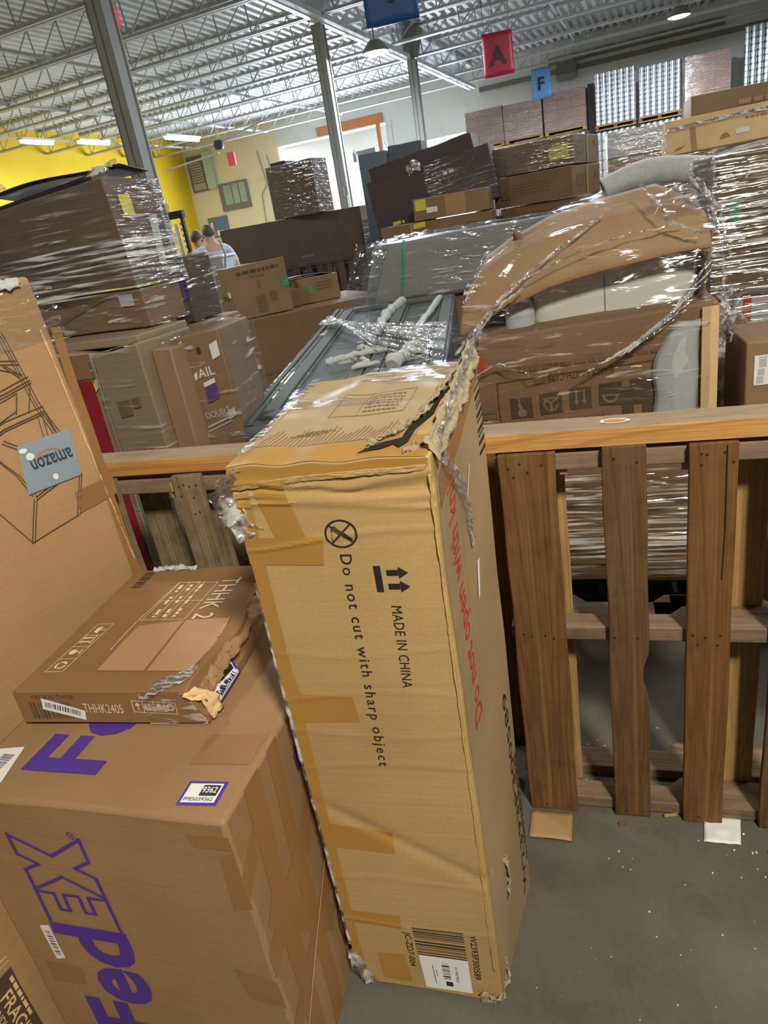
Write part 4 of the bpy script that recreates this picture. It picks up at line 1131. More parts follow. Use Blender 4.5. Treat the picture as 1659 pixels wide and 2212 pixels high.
# ================================================================== LOADS BEHIND THE FENCE
def wrap(C, z0=0.0, z1=None, mat='film', gap=.010, top=True, seed=1, name='stretch_wrap', amp=.006):
    """stretch film drawn around a carton"""
    w, d, h = C.size; z1 = h if z1 is None else z1
    mb = MB()
    ring_ = []
    nx, ny = max(3, int(w / .06)), max(3, int(d / .06))
    for i in range(nx): ring_.append((i / nx, 0))
    for i in range(ny): ring_.append((1, i / ny))
    for i in range(nx): ring_.append((1 - i / nx, 1))
    for i in range(ny): ring_.append((0, 1 - i / ny))
    nzv = max(3, int((z1 - z0) / .05))
    v = []
    for k in range(nzv + 1):
        z = z0 + (z1 - z0) * k / nzv
        for a, b in ring_:
            p = C.tri(a, b, z / h); c = C.tri(.5, .5, z / h); o = p - c
            p = p + Vector((gap if a == 1 else (-gap if a == 0 else 0), gap if b == 1 else (-gap if b == 0 else 0), 0))
            q = Vector(noise.noise_vector(Vector((p.x * 3, p.y * 3, p.z * 14 + seed)))) * amp
            v.append(p + Vector((q.x, q.y, q.z * .4)))
    n = len(ring_); f = []
    for k in range(nzv):
        for i in range(n): f.append((k * n + i, k * n + (i + 1) % n, (k + 1) * n + (i + 1) % n, (k + 1) * n + i))
    mb.add(v, f)
    if top and z1 >= h - .001:
        mb.grid(lambda u, t: C.tri(u, t, 1) + Vector((0, 0, gap * .6 + .008 * noise.noise((u * 6, t * 6, seed)))), 10, 8)
    return mb.obj(name, M[mat], C.o)
def strip(C, face, x0, x1, mat='tape_brown', name='packing_tape', off=.002):
    w, d, h = C.size
    return C.decal(name, face, rect(x0, .0, x1, h if face != 'T' else d), M[mat], off)
def far(name, label, fl, z0, size, yaw, mat, cat='carton', dent=.004, sub=4, **kw):
    return Carton(name, label, cat, fl, z0, size, yaw, M[mat], dent=dent, sub=sub, **kw)
def pallet_under(label, fl, size, yaw, mat='wood_old', z=0.0, h=.13):
    o = tag(empty('wooden_pallet', (fl[0], fl[1], z), R(yaw)), label, 'pallet')
    w, d = size
    mb = MB(); n = max(3, int(d / .18))
    for i in range(n): mb.box((0, d * i / n + .01, h - .02), (w, d * i / n + .1, h))
    mb.obj('deck_boards', M[mat], o, smooth=False)
    for x in (0, w / 2 - .02, w - .04):
        mb = MB(); mb.box((x, .01, .02), (x + .04, d - .02, h - .02)); mb.obj('stringer', M[mat], o, smooth=False)
    mb = MB()
    for i in range(3): mb.box((0, (d - .1) * i / 2 + .01, 0), (w, (d - .1) * i / 2 + .1, .02))
    mb.obj('bottom_boards', M[mat], o, smooth=False)
    return o
def at(fl, yaw, x, y):
    a = R(yaw); return (fl[0] + x * math.cos(a) - y * math.sin(a), fl[1] + x * math.sin(a) + y * math.cos(a))

# ---- left: stack wrapped in film
YL = -22
A0 = (-1.06, 2.41)
pallet_under('dark wooden pallet under the film-wrapped stack at the left', at(A0, YL, -.35, .01), (1.05, .8), YL, 'wood_deep_brown')
red = far('red_striped_carton', 'grey carton with a broad crimson stripe, behind the fence at the left', at(A0, YL, 0, 0), .13, (.222, .30, 1.13), YL, 'card_grey', corners={(0, 0, 1): (0, 0, .0), (1, 1, 1): (0, 0, -.05)})
red.decal('crimson_stripe', 'F', rect(.115, 0, .20, 1.045), M['red_card'], .006)
red.decal('salmon_flap', 'F', rect(.03, 1.05, .222, 1.13), M['card_red'], .005)
red.decal('yellow_sticker', 'F', quad((.205, 1.005), (.222, 1.02), (.222, 1.05), (.205, 1.03)), M['sticker_yellow'], .009)
gr = far('grey_carton', 'greyish carton with red printing near its bottom, right of the crimson-striped carton', at(A0, YL, .226, -.004), .13, (.19, .30, 1.145), YL, 'card_grey', corners={(0, 0, 1): (0, 0, -.03), (0, 1, 1): (0, 0, -.03)})
gr.decal('red_print', 'F', join(*[ring(.075 + k * .028, .80, .008, .013, 14) for k in range(3)], stroke([(.055, .79), (.055, .815)], .005)), M['ink_red'], .005)
gr.decal('printed_mark', 'F', join(rect(.05, .93, .10, .985), rect(.11, .95, .14, .985)), M['ink_faint'], .005)
wrap(gr, 0.2, mat='film', seed=4)
nr = far('narrow_carton', 'narrow brown carton squeezed between the grey carton and the purple-labelled carton', at(A0, YL, .42, .05), .13, (.075, .30, 1.11), YL, 'card_mid')
al = far('labelled_carton', 'brown carton with white printing and a purple label, standing behind the fence at left', (-.572, 2.36), .13, (.148, .34, 1.13), -8, 'card_dull', corners={(0, 0, 1): (-.01, 0, 0), (1, 0, 1): (-.01, 0, .01)})
al.decal('printed_lettering', 'F', xf(text('AIL', .01, cap=.030, length=.06), (.045, .985), 4), M['paper'], .005)
al.decal('printed_lettering', 'F', xf(text('DOUBLE', .008, cap=.022, length=.09), (.035, .845), 6), M['paper_grey'], .005)
al.decal('printed_mark', 'F', poly([(.012, .97), (.04, .985), (.042, 1.01), (.03, 1.0), (.015, 1.005)]), M['paper'], .005)
al.decal('printed_line', 'F', join(stroke([(.02, .815), (.14, .845)], .006), stroke([(.02, .80), (.12, .825)], .004)), M['paper_grey'], .005)
q = al.decal('purple_label', 'F', quad((.055, .898), (.098, .91), (.098, .975), (.055, .965)), M['sticker_purple'], .006)
al.decal('label_head', 'F', quad((.055, .953), (.098, .963), (.098, .978), (.055, .968)), M['paper'], .007, parent=q)
al.decal('white_label', 'F', quad((.108, 1.035), (.138, 1.045), (.138, 1.095), (.108, 1.085)), M['paper'], .006)
al.decal('white_label', 'F', quad((.113, .83), (.14, .84), (.14, .87), (.113, .86)), M['paper_grey'], .006)
al.decal('yellow_sticker', 'F', quad((.0, 1.085), (.02, 1.095), (.02, 1.118), (.0, 1.108)), M['sticker_yellow'], .006)
al.decal('yellow_sticker', 'F', quad((.0, 1.035), (.022, 1.045), (.022, 1.06), (.0, 1.05)), M['sticker_yellow'], .006)
al.decal('dark_mark', 'F', rect(.062, 1.065, .075, 1.085), M['ink_black'], .006)
wrap(al, 0.3, mat='film_clear', seed=9, gap=.016)
cu = far('layer_carton', 'brown carton with a diagonal dark mark, lying under the big film-wrapped carton at the left', (-1.27, 2.83), 1.29, (.60, .24, .13), YL, 'card_red')
cu.decal('diagonal_mark', 'F', stroke([(.10, .02), (.46, .12)], .012), M['ink_faint'], .005)
cu.decal('white_label', 'F', rect(.50, .08, .56, .12), M['paper_grey'], .006)
wrap(cu, mat='film_clear', seed=12)
far('layer_slab', 'flat tan carton with an open edge under the layer of brown cartons at the left', (-1.18, 2.60), 1.255, (.50, .30, .03), YL, 'card_grey', dent=.005)
bw = far('wrapped_carton', 'large dark brown carton in shiny stretch film on top of the left stack', (-1.49, 2.90), 1.43, (.83, .28, .345), YL, 'card_dark', dent=.006, sub=6,
         corners={(1, 0, 1): (-.02, 0, .01), (1, 1, 1): (-.015, 0, .0), (0, 0, 1): (0, 0, -.05), (0, 1, 1): (0, 0, -.05)})
bw.o.data.materials[0] = card('carton seen through film', (0.155, 0.10, 0.068), dirt=.3)
q = bw.decal('yellow_sticker', 'R', rect(.05, .225, .115, .29), M['sticker_yellow'], .006)
bw.decal('white_label', 'R', quad((.17, .06), (.21, .05), (.235, .225), (.19, .225)), M['paper_grey'], .006)
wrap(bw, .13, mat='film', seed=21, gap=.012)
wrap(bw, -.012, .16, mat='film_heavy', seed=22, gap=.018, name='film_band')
mb = MB()
mb.grid(lambda u, v: (.10 + u * .66, .01 + v * .02, .315 + u * .055 - v * .055 * (1 - u * .3)), 14, 4)
mb.grid(lambda u, v: (.22 + u * .60, .10 + v * .16, .385 + u * .02 - v * .02 + .010 * math.sin(u * 5)), 14, 4)
o = mb.obj('dark_lid_flap', M['black_film'], bw.o); so = o.modifiers.new('t', 'SOLIDIFY'); so.thickness = .004
crumple('film_scrap', [(.10, .02, .30), (.16, .03, .375), (.22, .03, .385), (.28, .03, .35)], (.0, .02, .03), M['film_fold'], 61, .01, n=24, m=4, parent=bw.o)
crumple('film_scrap', [(.26, .05, .36), (.27, .05, .41), (.34, .05, .415)], (.04, .0, -.05), M['film_fold'], 62, .01, n=16, m=6, parent=bw.o)
crumple('film_scrap', [(.72, .06, .38), (.80, .10, .395)], (.03, .02, .03), M['film_fold'], 63, .012, n=16, m=6, parent=bw.o)
crumple('film_edge', [(.84, .24, .33), (.85, .26, .25), (.845, .27, .12)], (.02, .01, .0), M['film_fold'], 64, .008, n=30, m=3, parent=bw.o)
ds = far('dark_wrapped_carton', 'small dark film-wrapped carton with a purple label at the right end of the left stack', (-.705, 2.96), 1.25, (.088, .22, .25), YL, 'card_dark')
ds.decal('purple_label', 'F', rect(.05, .09, .095, .20), M['sticker_purple'], .006)
wrap(ds, mat='film_clear', seed=31)
far('prop_carton', 'narrow brown carton behind the purple-labelled carton, carrying the small dark film-wrapped carton', (-.74, 2.97), 0, (.16, .30, 1.245), YL, 'card_mid')
# ---- long brown carton with two cartons on it
LB = far('long_carton', 'long brown carton on the floor behind the purple-labelled carton', (-1.25, 6.42), .10, (1.75, 1.15, .77), 20, 'card_red', dent=.006, sub=6)
LB.decal('seam', 'F', join(stroke([(.03, .26), (1.7, .28)], .012)), M['ink_faint'], .006)
LB.decal('faint_print', 'F', scribble(.14, .06, .6, .08, 2), M['ink_faint'], .006)
LB.decal('orange_sticker', 'F', rect(.33, .37, .37, .43), M['orange_ink'], .007)
LB.decal('white_label', 'F', rect(.33, .33, .37, .37), M['paper'], .007)
LB.decal('packing_tape', 'T', rect(.03, .0, .12, 1.1), M['tape_brown'], .005)
pallet_under('dark wooden pallet under the long brown carton', (-1.22, 6.5), (1.6, 1.0), 20, 'wood_deep_brown', h=.095)
cb = far('square_carton', 'square brown carton with small print and a green sticker, standing on the long brown carton', (-1.02, 6.62), .875, (.56, .42, .46), 26, 'card_mid', corners={(1, 0, 1): (0, 0, .02), (0, 0, 1): (-.02, 0, 0)})
cb.decal('printed_lettering', 'F', scribble(.09, .385, .40, .03, 7), M['ink_brown'], .006)
cb.decal('printed_lettering', 'F', scribble(.20, .345, .15, .02, 8), M['ink_faint'], .006)
cb.decal('red_mark', 'F', stroke([(.27, .26), (.28, .31)], .02), M['ink_red'], .006)
cb.decal('printed_marks', 'F', join(rect(.22, .12, .30, .18), rect(.22, .04, .31, .10), rect(.36, .12, .42, .20)), M['ink_faint'], .006)
cb.decal('green_sticker', 'F', quad((.50, .21), (.56, .22), (.56, .29), (.50, .28)), M['sticker_green'], .007)
cb.decal('faint_print', 'L', join(scribble(.14, .18, .16, .05, 4), scribble(.2, .05, .10, .05, 5)), M['ink_brown'], .006)
cb.decal('white_label', 'L', rect(.33, .21, .42, .26), M['paper'], .007)
cb.decal('packing_tape', 'T', rect(.0, .02, .56, .09), M['tape_pale'], .004)
ob = far('open_carton', 'small open brown carton with a green sticker, right of the square carton', (-.46, 7.15), .875, (.42, .30, .24), 16, 'card_mid')
mb = MB(); mb.grid(lambda u, v: (-.20 + u * .58, .02 + v * .26, .245 + .03 * math.sin(u * 3) - u * v * .02), 10, 5)
o = mb.obj('flap', M['card_grey'], ob.o); so = o.modifiers.new('t', 'SOLIDIFY'); so.thickness = .006
ob.decal('green_sticker', 'F', poly([(.10, .10), (.14, .08), (.145, .15), (.12, .17)]), M['sticker_green'], .006)
ob.decal('printed_lettering', 'F', join(*[stroke([(.19, .18 - k * .03), (.34, .19 - k * .03)], .010) for k in range(3)]), M['ink_faint'], .006)
far('shaded_carton', 'small shaded carton in front of the raised flap, beside the square carton', (-.66, 7.02), .875, (.22, .22, .17), 16, 'card_dull')

# ---- grey cabinet lying on its back, wrapped in film
GY = -11
CB = Carton('panelled_cabinet', 'grey-green panelled cabinet lying on its back in clear film behind the tall carton', 'cabinet', (-.46, 2.36), .12, (.72, 2.0, .80), GY, M['cabinet'], corners={(0, 1, 1): (0, 0, .13), (1, 1, 1): (0, 0, .13)}, dent=0, sub=4, seed=6, bev=.01)
def frame_on_top(x0, x1, y0, y1):
    for n, sh in (('door_frame', join(rect(x0, y0, x0 + .055, y1, .3), rect(x1 - .055, y0, x1, y1, .3), rect(x0, y0, x1, y0 + .07, .3), rect(x0, y1 - .07, x1, y1, .3))),
                  ('door_bead', join(rect(x0 + .062, y0 + .08, x0 + .07, y1 - .08, .3), rect(x1 - .07, y0 + .08, x1 - .062, y1 - .08, .3), rect(x0 + .062, y0 + .08, x1 - .062, y0 + .09, .3), rect(x0 + .062, y1 - .09, x1 - .062, y1 - .08, .3)))):
        o = CB.decal(n, 'T', sh, M['cabinet'], .004)
        so = o.modifiers.new('t', 'SOLIDIFY'); so.thickness = .016 if n == 'door_frame' else .010; so.offset = 1; bevel(o, .004)
frame_on_top(.07, .385, .05, 1.95); frame_on_top(.395, .71, .05, 1.95)
for k in range(3):
    o = CB.decal('side_moulding', 'L', quad((.05, .66 + k * .06), (1.95, .56 + k * .06), (1.95, .59 + k * .06), (.05, .69 + k * .06)), M['cabinet'], .004)
o = CB.decal('side_moulding', 'T', rect(.012, .02, .032, 1.97, .2), M['cabinet'], .004); so = o.modifiers.new('t', 'SOLIDIFY'); so.thickness = .014; so.offset = 1
o = CB.decal('side_moulding', 'T', rect(.042, .02, .056, 1.97, .2), M['cabinet'], .004); so = o.modifiers.new('t', 'SOLIDIFY'); so.thickness = .010; so.offset = 1
wrap(CB, .3, mat='film_clear', seed=41, gap=.022, amp=.012)
def cab(u, v, o=.03): return CB.pt('T', u, v, o)
def roll(name, pts, r, mat, seed, n=18):
    P = [Vector(p) for p in pts]; q = []
    for i in range(n + 1):
        k = i / n * (len(P) - 1); j = min(int(k), len(P) - 2); a = P[j].lerp(P[j + 1], k - j)
        q.append(a + Vector(noise.noise_vector(Vector((i * .9, seed, 0)))) * r * .5)
    mb = MB(); mb.tube(q, [r * (.6 + .5 * abs(noise.noise((i * .7, seed, 5)))) for i in range(n + 1)], 10)
    return mb.obj(name, mat, CB.o)
roll('foam_roll', [cab(.36, 1.10), cab(.37, 1.55), cab(.42, 1.85)], .034, M['foam_white'], 1)
roll('foam_roll', [cab(.56, .85), cab(.59, 1.30), cab(.64, 1.80)], .024, M['foam_white'], 2)
roll('foam_roll', [cab(.20, .66), cab(.32, .73), cab(.46, .76)], .018, M['foam_white'], 3)
roll('foam_roll', [cab(.36, .64), cab(.40, .58), cab(.34, .52), cab(.45, .54)], .014, M['foam_white'], 4)
roll('foam_roll', [cab(.33, .84), cab(.36, .78), cab(.40, .76)], .026, M['foam_white'], 5)
roll('foam_roll', [cab(.50, .50), cab(.56, .66), cab(.60, .72)], .04, M['foam_white'], 6)
for k in range(7):
    u0, v0 = .02 + k * .006, 1.42 + k * .03
    mb = MB(); mb.tube([cab(u0, v0, .05), cab(.40, 1.15 - k * .07, .06), cab(.71, .95 - k * .10, .05)], [.004 + .003 * (k % 3)] * 3, 6)
    mb.obj('film_rope', M['film_fold'], CB.o)
sheet = MB(); sheet.grid(lambda u, v: cab(.02 + u * .69, 1.42 - u * (.35 + .5 * v) + .25 * v * (1 - u), .045 + .012 * noise.noise((u * 5, v * 9, 2))), 24, 12)
sheet.obj('film_sheet', M['film_fold'], CB.o)

# ---- grey foam-wrapped slab standing behind the cabinet
SL = Carton('wrapped_slab', 'grey slab in cloudy plastic standing on edge behind the panelled cabinet', 'slab', (.09, 4.44), 1.03, (1.75, .30, .35), -10, M['grey_plastic'], dent=.014, sub=10, seed=9, bev=.03, corners={(0, 0, 1): (.12, 0, 0), (0, 1, 1): (.12, 0, 0)})
SL.decal('green_strap', 'F', stroke([(.25, .0), (.20, .35)], .016), M['sticker_green'], .016)
wrap(SL, mat='film_clear', seed=51, gap=.03, amp=.02)
crumple('plastic_bag', [(-.02, -.03, .02), (.05, -.04, .20), (.12, -.03, .37)], (.20, .02, .0), M['film_clear'], 71, .014, n=20, m=12, parent=SL.o)
crumple('plastic_bag', [(.10, .0, .35), (.30, .0, .375), (.70, .02, .37), (1.2, .05, .36)], (.0, .22, .02), M['film_clear'], 72, .014, n=40, m=8, parent=SL.o)
far('slab_base_carton', 'plain brown carton under the grey slab', (.12, 4.50), 0.0, (1.6, .5, 1.02), -10, 'card_dull')

# ---- armchair in a burst carton, wrapped
AC = (.38, 2.36)
pallet_under('black plastic pallet under the burst armchair carton', at(AC, -19, .02, .03), (.78, .7), -19, 'black', h=.14)
CH = tag(empty('boxed_armchair', (AC[0], AC[1], .15), R(-19)), 'grey upholstered armchair in a burst carton with upside-down print, wrapped in film behind the fence', 'armchair')
aw, ad, ah = .775, .60, .945
bx_ = Carton('carton_body', '', '', (0, 0), 0, (aw, ad, ah), 0, card('burst carton card', (0.27, 0.165, 0.088)), dent=.006, sub=8, seed=4.4, bev=.008, parent=CH, corners={(0, 0, 1): (0, 0, -.01), (1, 0, 1): (0, 0, .03), (1, 1, 1): (0, 0, .03)})
cd = lambda n, sh, mt='ink_brown', off=.004: bx_.decal(n, 'F', sh, M[mt], off)
mk = stroke([(.085, .60), (.085, .79), (.60, .79)], .003)
cd('print_border', mk)
for k in range(5):
    x0, z0 = .125 + k * .098, .655 + k * .004
    cd('handling_mark', rect(x0, z0, x0 + .072, z0 + .072))
I2 = join(stroke([(.155, .70), (.165, .67)], .012), disc(.161, .672, .015, 14), stroke([(.152, .725), (.160, .69)], .005))
I2 = join(I2, stroke([(.259, .667), (.259, .695)], .006), stroke([(.259, .695), (.238, .712)], .006), stroke([(.259, .695), (.282, .712)], .006), ring(.259, .693, .022, .027, 6, 0, 360))
for x in (.343, .369): I2 = join(I2, stroke([(x, .725), (x, .690)], .006), poly([(x - .009, .692), (x, .675), (x + .009, .692)]))
I2 = join(I2, ring(.455, .70, .018, .026, 18, 180, 360), stroke([(.43, .70), (.48, .70)], .005))
cd('mark_picture', I2, 'card_mid', .006)
cd('dark_panel', rect(.49, .59, .585, .72))
cd('panel_picture', rect(.525, .62, .55, .66), 'card_mid', .006)
# wording on the carton stands upside down
cd('printed_lettering', xf(text('MADE IN CHINA  MADE IN CHINA', cap=.018, length=.27), (.455, .635), 180))
cd('printed_lettering', xf(text('HANDLE WITH CARE', cap=.026, length=.21), (.465, .795), 180), 'ink_faint')
cd('printed_lettering', scribble(.16, .815, .44, .015, 5), 'ink_faint')
cd('printed_lines', join(*[stroke([(.03, .60 + k * .022), (.07, .60 + k * .022)], .012) for k in range(5)]), 'ink_faint')
cd('red_tape', quad((-.0, .835), (.045, .835), (.05, .885), (-.0, .88)), 'ink_red', .012)
cd('red_tape_wrap', quad((.0, .84), (.04, .84), (.04, .88), (.0, .88)), 'ink_red', .010)
# upholstery
mb = MB()
def cushion(x0, x1, y0, y1, z0, z1, r=.06):
    bm = bmesh.new(); bmesh.ops.create_cube(bm, size=1)
    for v in bm.verts: v.co = Vector((x0 + (v.co.x + .5) * (x1 - x0), y0 + (v.co.y + .5) * (y1 - y0), z0 + (v.co.z + .5) * (z1 - z0)))
    bmesh.ops.bevel(bm, geom=bm.edges[:], offset=r, segments=5, affect='EDGES', profile=.6)
    me = bpy.data.meshes.new('c'); bm.to_mesh(me); bm.free(); return me
link('seat_back', cushion(.21, .735, .14, .46, .55, 1.115, .055), M['upholstery'], CH)
mb = MB(); mb.box((.445, .137, .60), (.449, .142, 1.08)); mb.obj('seam', M['grey_plastic'], CH, smooth=False)
link('armrest', cushion(.115, .215, .10, .50, .60, 1.03, .045), M['foam_white'], CH)
link('dark_filling', cushion(.01, .22, .20, .55, .70, 1.06, .04), M['black_film'], CH)
link('dark_filling', cushion(.60, .765, .40, .59, .80, 1.17, .04), M['black_film'], CH)
# the bowed lid of the carton
lowe = [(-.03, .02, .945), (.03, .02, .975), (.13, .03, 1.02), (.27, .03, 1.07), (.45, .03, 1.10), (.62, .03, 1.115), (.755, .03, 1.12)]
uppe = [(.01, .26, 1.10), (.05, .30, 1.17), (.13, .33, 1.215), (.27, .33, 1.265), (.45, .33, 1.30), (.62, .33, 1.315), (.74, .30, 1.25)]
def lid(u, v):
    def pl(P):
        k = u * (len(P) - 1); j = min(int(k), len(P) - 2); return Vector(P[j]).lerp(Vector(P[j + 1]), k - j)
    a, b = pl(lowe), pl(uppe)
    p = a.lerp(b, v); p.z += .035 * math.sin(v * math.pi) * (1 - .4 * u); p.y -= .05 * math.sin(v * math.pi)
    p.z += .010 * abs(math.sin(v * 7.5 + u * .8)) + .006 * noise.noise((u * 5, v * 3, 4)); p.y += .008 * noise.noise((u * 3, v * 12, 6))
    return p
mb = MB(); mb.grid(lid, 36, 14)
o = mb.obj('bowed_lid', card('lid card', (0.40, 0.255, 0.135)), CH); so = o.modifiers.new('t', 'SOLIDIFY'); so.thickness = .006
mb = MB(); mb.grid(lambda u, v: (.62 + .13 * u, .30 + .22 * v, 1.30 - .10 * u * u + .02 * v), 6, 6)
mb.grid(lambda u, v: (.735 + .03 * v, .06 + .4 * u, .93 + .27 * v), 6, 6)
o = mb.obj('lid_flap', M['card_mid'], CH); so = o.modifiers.new('t', 'SOLIDIFY'); so.thickness = .005
mb = MB(); mb.grid(lambda u, v: (.15 + .03 * u, .28 - .02 * v, 1.215 + .04 * v - .02 * u), 2, 2); mb.grid(lambda u, v: (.17 + .07 * u, .28 + .0 * v, 1.21 + .018 * v + .02 * u), 3, 2)
o = mb.obj('torn_tab', M['card_red'], CH); so = o.modifiers.new('t', 'SOLIDIFY'); so.thickness = .004
# white foam sleeve pushed up in front at the right
mb = MB()
sl = [(.575, .50, .135), (.575, .60, .135), (.585, .66, .128), (.592, .70, .122), (.578, .76, .142), (.585, .82, .13), (.615, .87, .10), (.635, .905, .085), (.655, .93, .07)]
v = []
for x, z, w in sl:
    for k in range(17):
        a = math.pi * k / 16
        v.append((x + w * k / 16 + .0, -.012 - .03 * math.sin(a) ** .35 + .005 * noise.noise((x * 30, z * 25, k * .4)), z))
f = [(i * 17 + k, i * 17 + k + 1, (i + 1) * 17 + k + 1, (i + 1) * 17 + k) for i in range(len(sl) - 1) for k in range(16)]
mb.add(v, f); o = mb.obj('foam_sleeve', M['foam_white'], CH); o.modifiers.new('s', 'SUBSURF').levels = 1; o.modifiers['s'].render_levels = 1
mb = MB(); mb.box((.725, -.02, .05), (.772, -.004, .96)); mb.obj('edge_board', M['card_light'], CH, smooth=False)
# the film: a loose skin, bulging at the top right, and twisted ropes of it
def skin(u, v):
    # u around the front from left end to right end, v from bottom to top
    x = -.05 + u * .88
    if u > .90: x = .742 + .07 * math.sin((u - .90) * 15.7)
    y = -.035 - .02 * math.sin(u * 3.14)
    if u > .90: y += (u - .90) * 4.0
    z = .28 + v * .72
    n_ = Vector(noise.noise_vector(Vector((x * 5, y * 5, z * 9)))) * .012
    return Vector((x, y, z)) + n_
mb = MB(); mb.grid(skin, 60, 30); mb.obj('stretch_wrap', M['film_clear'], CH)
def skin2(u, v):
    p = lid(u, v) + Vector((.015 * u, -.03, .02))
    p.x += .05 * max(0, u - .8) * 5 * (1 - v * .5)
    return p + Vector(noise.noise_vector(Vector((u * 7, v * 6, 3)))) * .014
mb = MB(); mb.grid(skin2, 50, 20)
def skin3(u, v):
    a = lid(u, 0) + Vector((0, -.02, 0)); b = skin(u * .95, 1.0)
    return a.lerp(b, v) + Vector(noise.noise_vector(Vector((u * 9, v * 5, 7)))) * .012
mb.grid(skin3, 40, 10)
mb.obj('lid_wrap', M['film_clear'], CH)
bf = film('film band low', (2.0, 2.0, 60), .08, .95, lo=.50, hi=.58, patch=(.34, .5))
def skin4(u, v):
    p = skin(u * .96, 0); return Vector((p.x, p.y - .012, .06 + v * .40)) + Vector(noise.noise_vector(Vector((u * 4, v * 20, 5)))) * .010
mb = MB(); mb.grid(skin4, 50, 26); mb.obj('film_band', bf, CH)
def rope(pts, r=.006, seed=0, name='film_rope'):
    P = [Vector(p) for p in pts]; q = []; n = 26
    for i in range(n + 1):
        k = i / n * (len(P) - 1); j = min(int(k), len(P) - 2); q.append(P[j].lerp(P[j + 1], k - j) + Vector(noise.noise_vector(Vector((i * .5, seed, 1)))) * .008)
    mb = MB(); mb.tube(q, [r * (.6 + .6 * abs(noise.noise((i * .6, seed, 2)))) for i in range(n + 1)], 7)
    return mb.obj(name, M['film_fold'], CH)
rope([(-.04, -.05, .90), (.05, -.02, 1.0), (.14, -.01, 1.075), (.27, .03, 1.16), (.45, .12, 1.26)], .007, 1)
rope([(-.03, -.04, .88), (.10, -.03, 1.03), (.20, -.01, 1.09)], .006, 2)
rope([(.16, -.02, 1.10), (.35, .0, 1.165), (.52, .02, 1.20), (.68, .04, 1.205)], .004, 3)
rope([(.04, -.04, .92), (.055, -.02, 1.0)], .005, 4)
for k in range(6): rope([(.36 + k * .03, -.07, .80 + k * .012), (.55 + k * .02, -.06, .885 + k * .018), (.73 + k * .006, .02, .98 + k * .028)], .004, 10 + k)
rope([(.56, .15, 1.33), (.60, .04, 1.28), (.63, .01, 1.22), (.72, .0, 1.17)], .006, 20)
rope([(.70, .20, 1.33), (.76, .12, 1.26), (.79, .08, 1.13), (.80, .06, .95)], .008, 21)
rope([(.74, .25, 1.32), (.79, .16, 1.23), (.82, .1, 1.08)], .007, 22)
rope([(-.04, -.04, .80), (.10, -.05, .86), (.22, -.05, .80), (.3, -.05, .815)], .004, 23)
for k in range(3): rope([(.24 + .05 * k, -.065, .625 - .012 * k), (.42 + .04 * k, -.065, .635 - .012 * k)], .0035, 30 + k)
mb = MB()
def blob(u, v):
    a = u * math.pi * 2; r_ = .075 * math.sin(max(.02, v) * 3.1)
    return Vector((.655 + r_ * math.cos(a) * 1.1, .10 + .05 * v, 1.235 + r_ * math.sin(a))) + Vector(noise.noise_vector(Vector((u * 6, v * 5, 8)))) * .02
mb.grid(blob, 28, 10); mb.obj('film_knot', M['film_clear'], CH)
crumple('film_knot', [(.80, .08, 1.0), (.83, .10, .93), (.815, .08, .83)], (.05, .02, .02), M['film_fold'], 91, .02, n=20, m=8, parent=CH)

# ---- right edge: wrapped stack, small carton, wrapped panel
WR = (1.575, 2.99)
pallet_under('wooden pallet under the film-wrapped stack at the right edge', WR, (.8, .7), -19, 'wood_deep_brown')
lo_ = far('white_carton', 'white carton with a red edge strip, low in the film-wrapped stack at the right edge', (1.60, 2.99), .13, (.8, .7, .40), -19, 'foam_white')
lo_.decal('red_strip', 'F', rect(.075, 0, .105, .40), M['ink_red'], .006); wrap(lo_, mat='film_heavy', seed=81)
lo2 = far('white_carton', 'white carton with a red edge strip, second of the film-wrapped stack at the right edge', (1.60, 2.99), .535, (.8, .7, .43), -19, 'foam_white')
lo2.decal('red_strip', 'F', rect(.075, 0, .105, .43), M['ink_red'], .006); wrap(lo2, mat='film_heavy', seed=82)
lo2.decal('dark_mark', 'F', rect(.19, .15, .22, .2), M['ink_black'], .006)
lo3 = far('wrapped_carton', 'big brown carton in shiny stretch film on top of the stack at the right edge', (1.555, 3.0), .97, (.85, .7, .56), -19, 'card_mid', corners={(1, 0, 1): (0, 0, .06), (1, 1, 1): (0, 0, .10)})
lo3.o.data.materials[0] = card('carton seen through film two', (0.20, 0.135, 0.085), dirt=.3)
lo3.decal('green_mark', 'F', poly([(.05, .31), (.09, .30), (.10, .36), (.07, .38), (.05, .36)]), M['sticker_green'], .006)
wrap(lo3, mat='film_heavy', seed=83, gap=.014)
crumple('film_edge', [lo3.pt('F', .0, .56, .02), lo3.pt('F', -.01, .40, .03), lo3.pt('F', -.005, .28, .02)], (.04, .03, .0), M['film_fold'], 95, .015, n=24, m=5, parent=lo3.o)
sc_ = far('small_carton', 'small tan carton with a white label at the right edge, just behind the rail', (1.143, 2.0), .02, (.40, .30, .985), -17, 'card_mid', dent=.002)
q = sc_.decal('white_label', 'F', rect(.022, .855, .20, .945), M['paper'], .003)
sc_.decal('label_print', 'F', join(rect(.035, .91, .055, .935), rect(.033, .885, .05, .905), rect(.030, .86, .048, .882), rect(.035, .938, .15, .941)), M['paper_grey'], .004, parent=q)
wp = Carton('film_bundle', 'thin grey bundle in plastic film standing between the armchair carton and the right stack', 'bundle', (1.27, 2.50), .0, (.20, .14, 1.03), -19, M['card_grey'], dent=.012, sub=8, seed=7, corners={(0, 0, 1): (.02, 0, .03), (1, 0, 1): (-.06, 0, -.06), (1, 1, 1): (-.06, 0, -.06)})
wrap(wp, .2, mat='film_fold', seed=88)

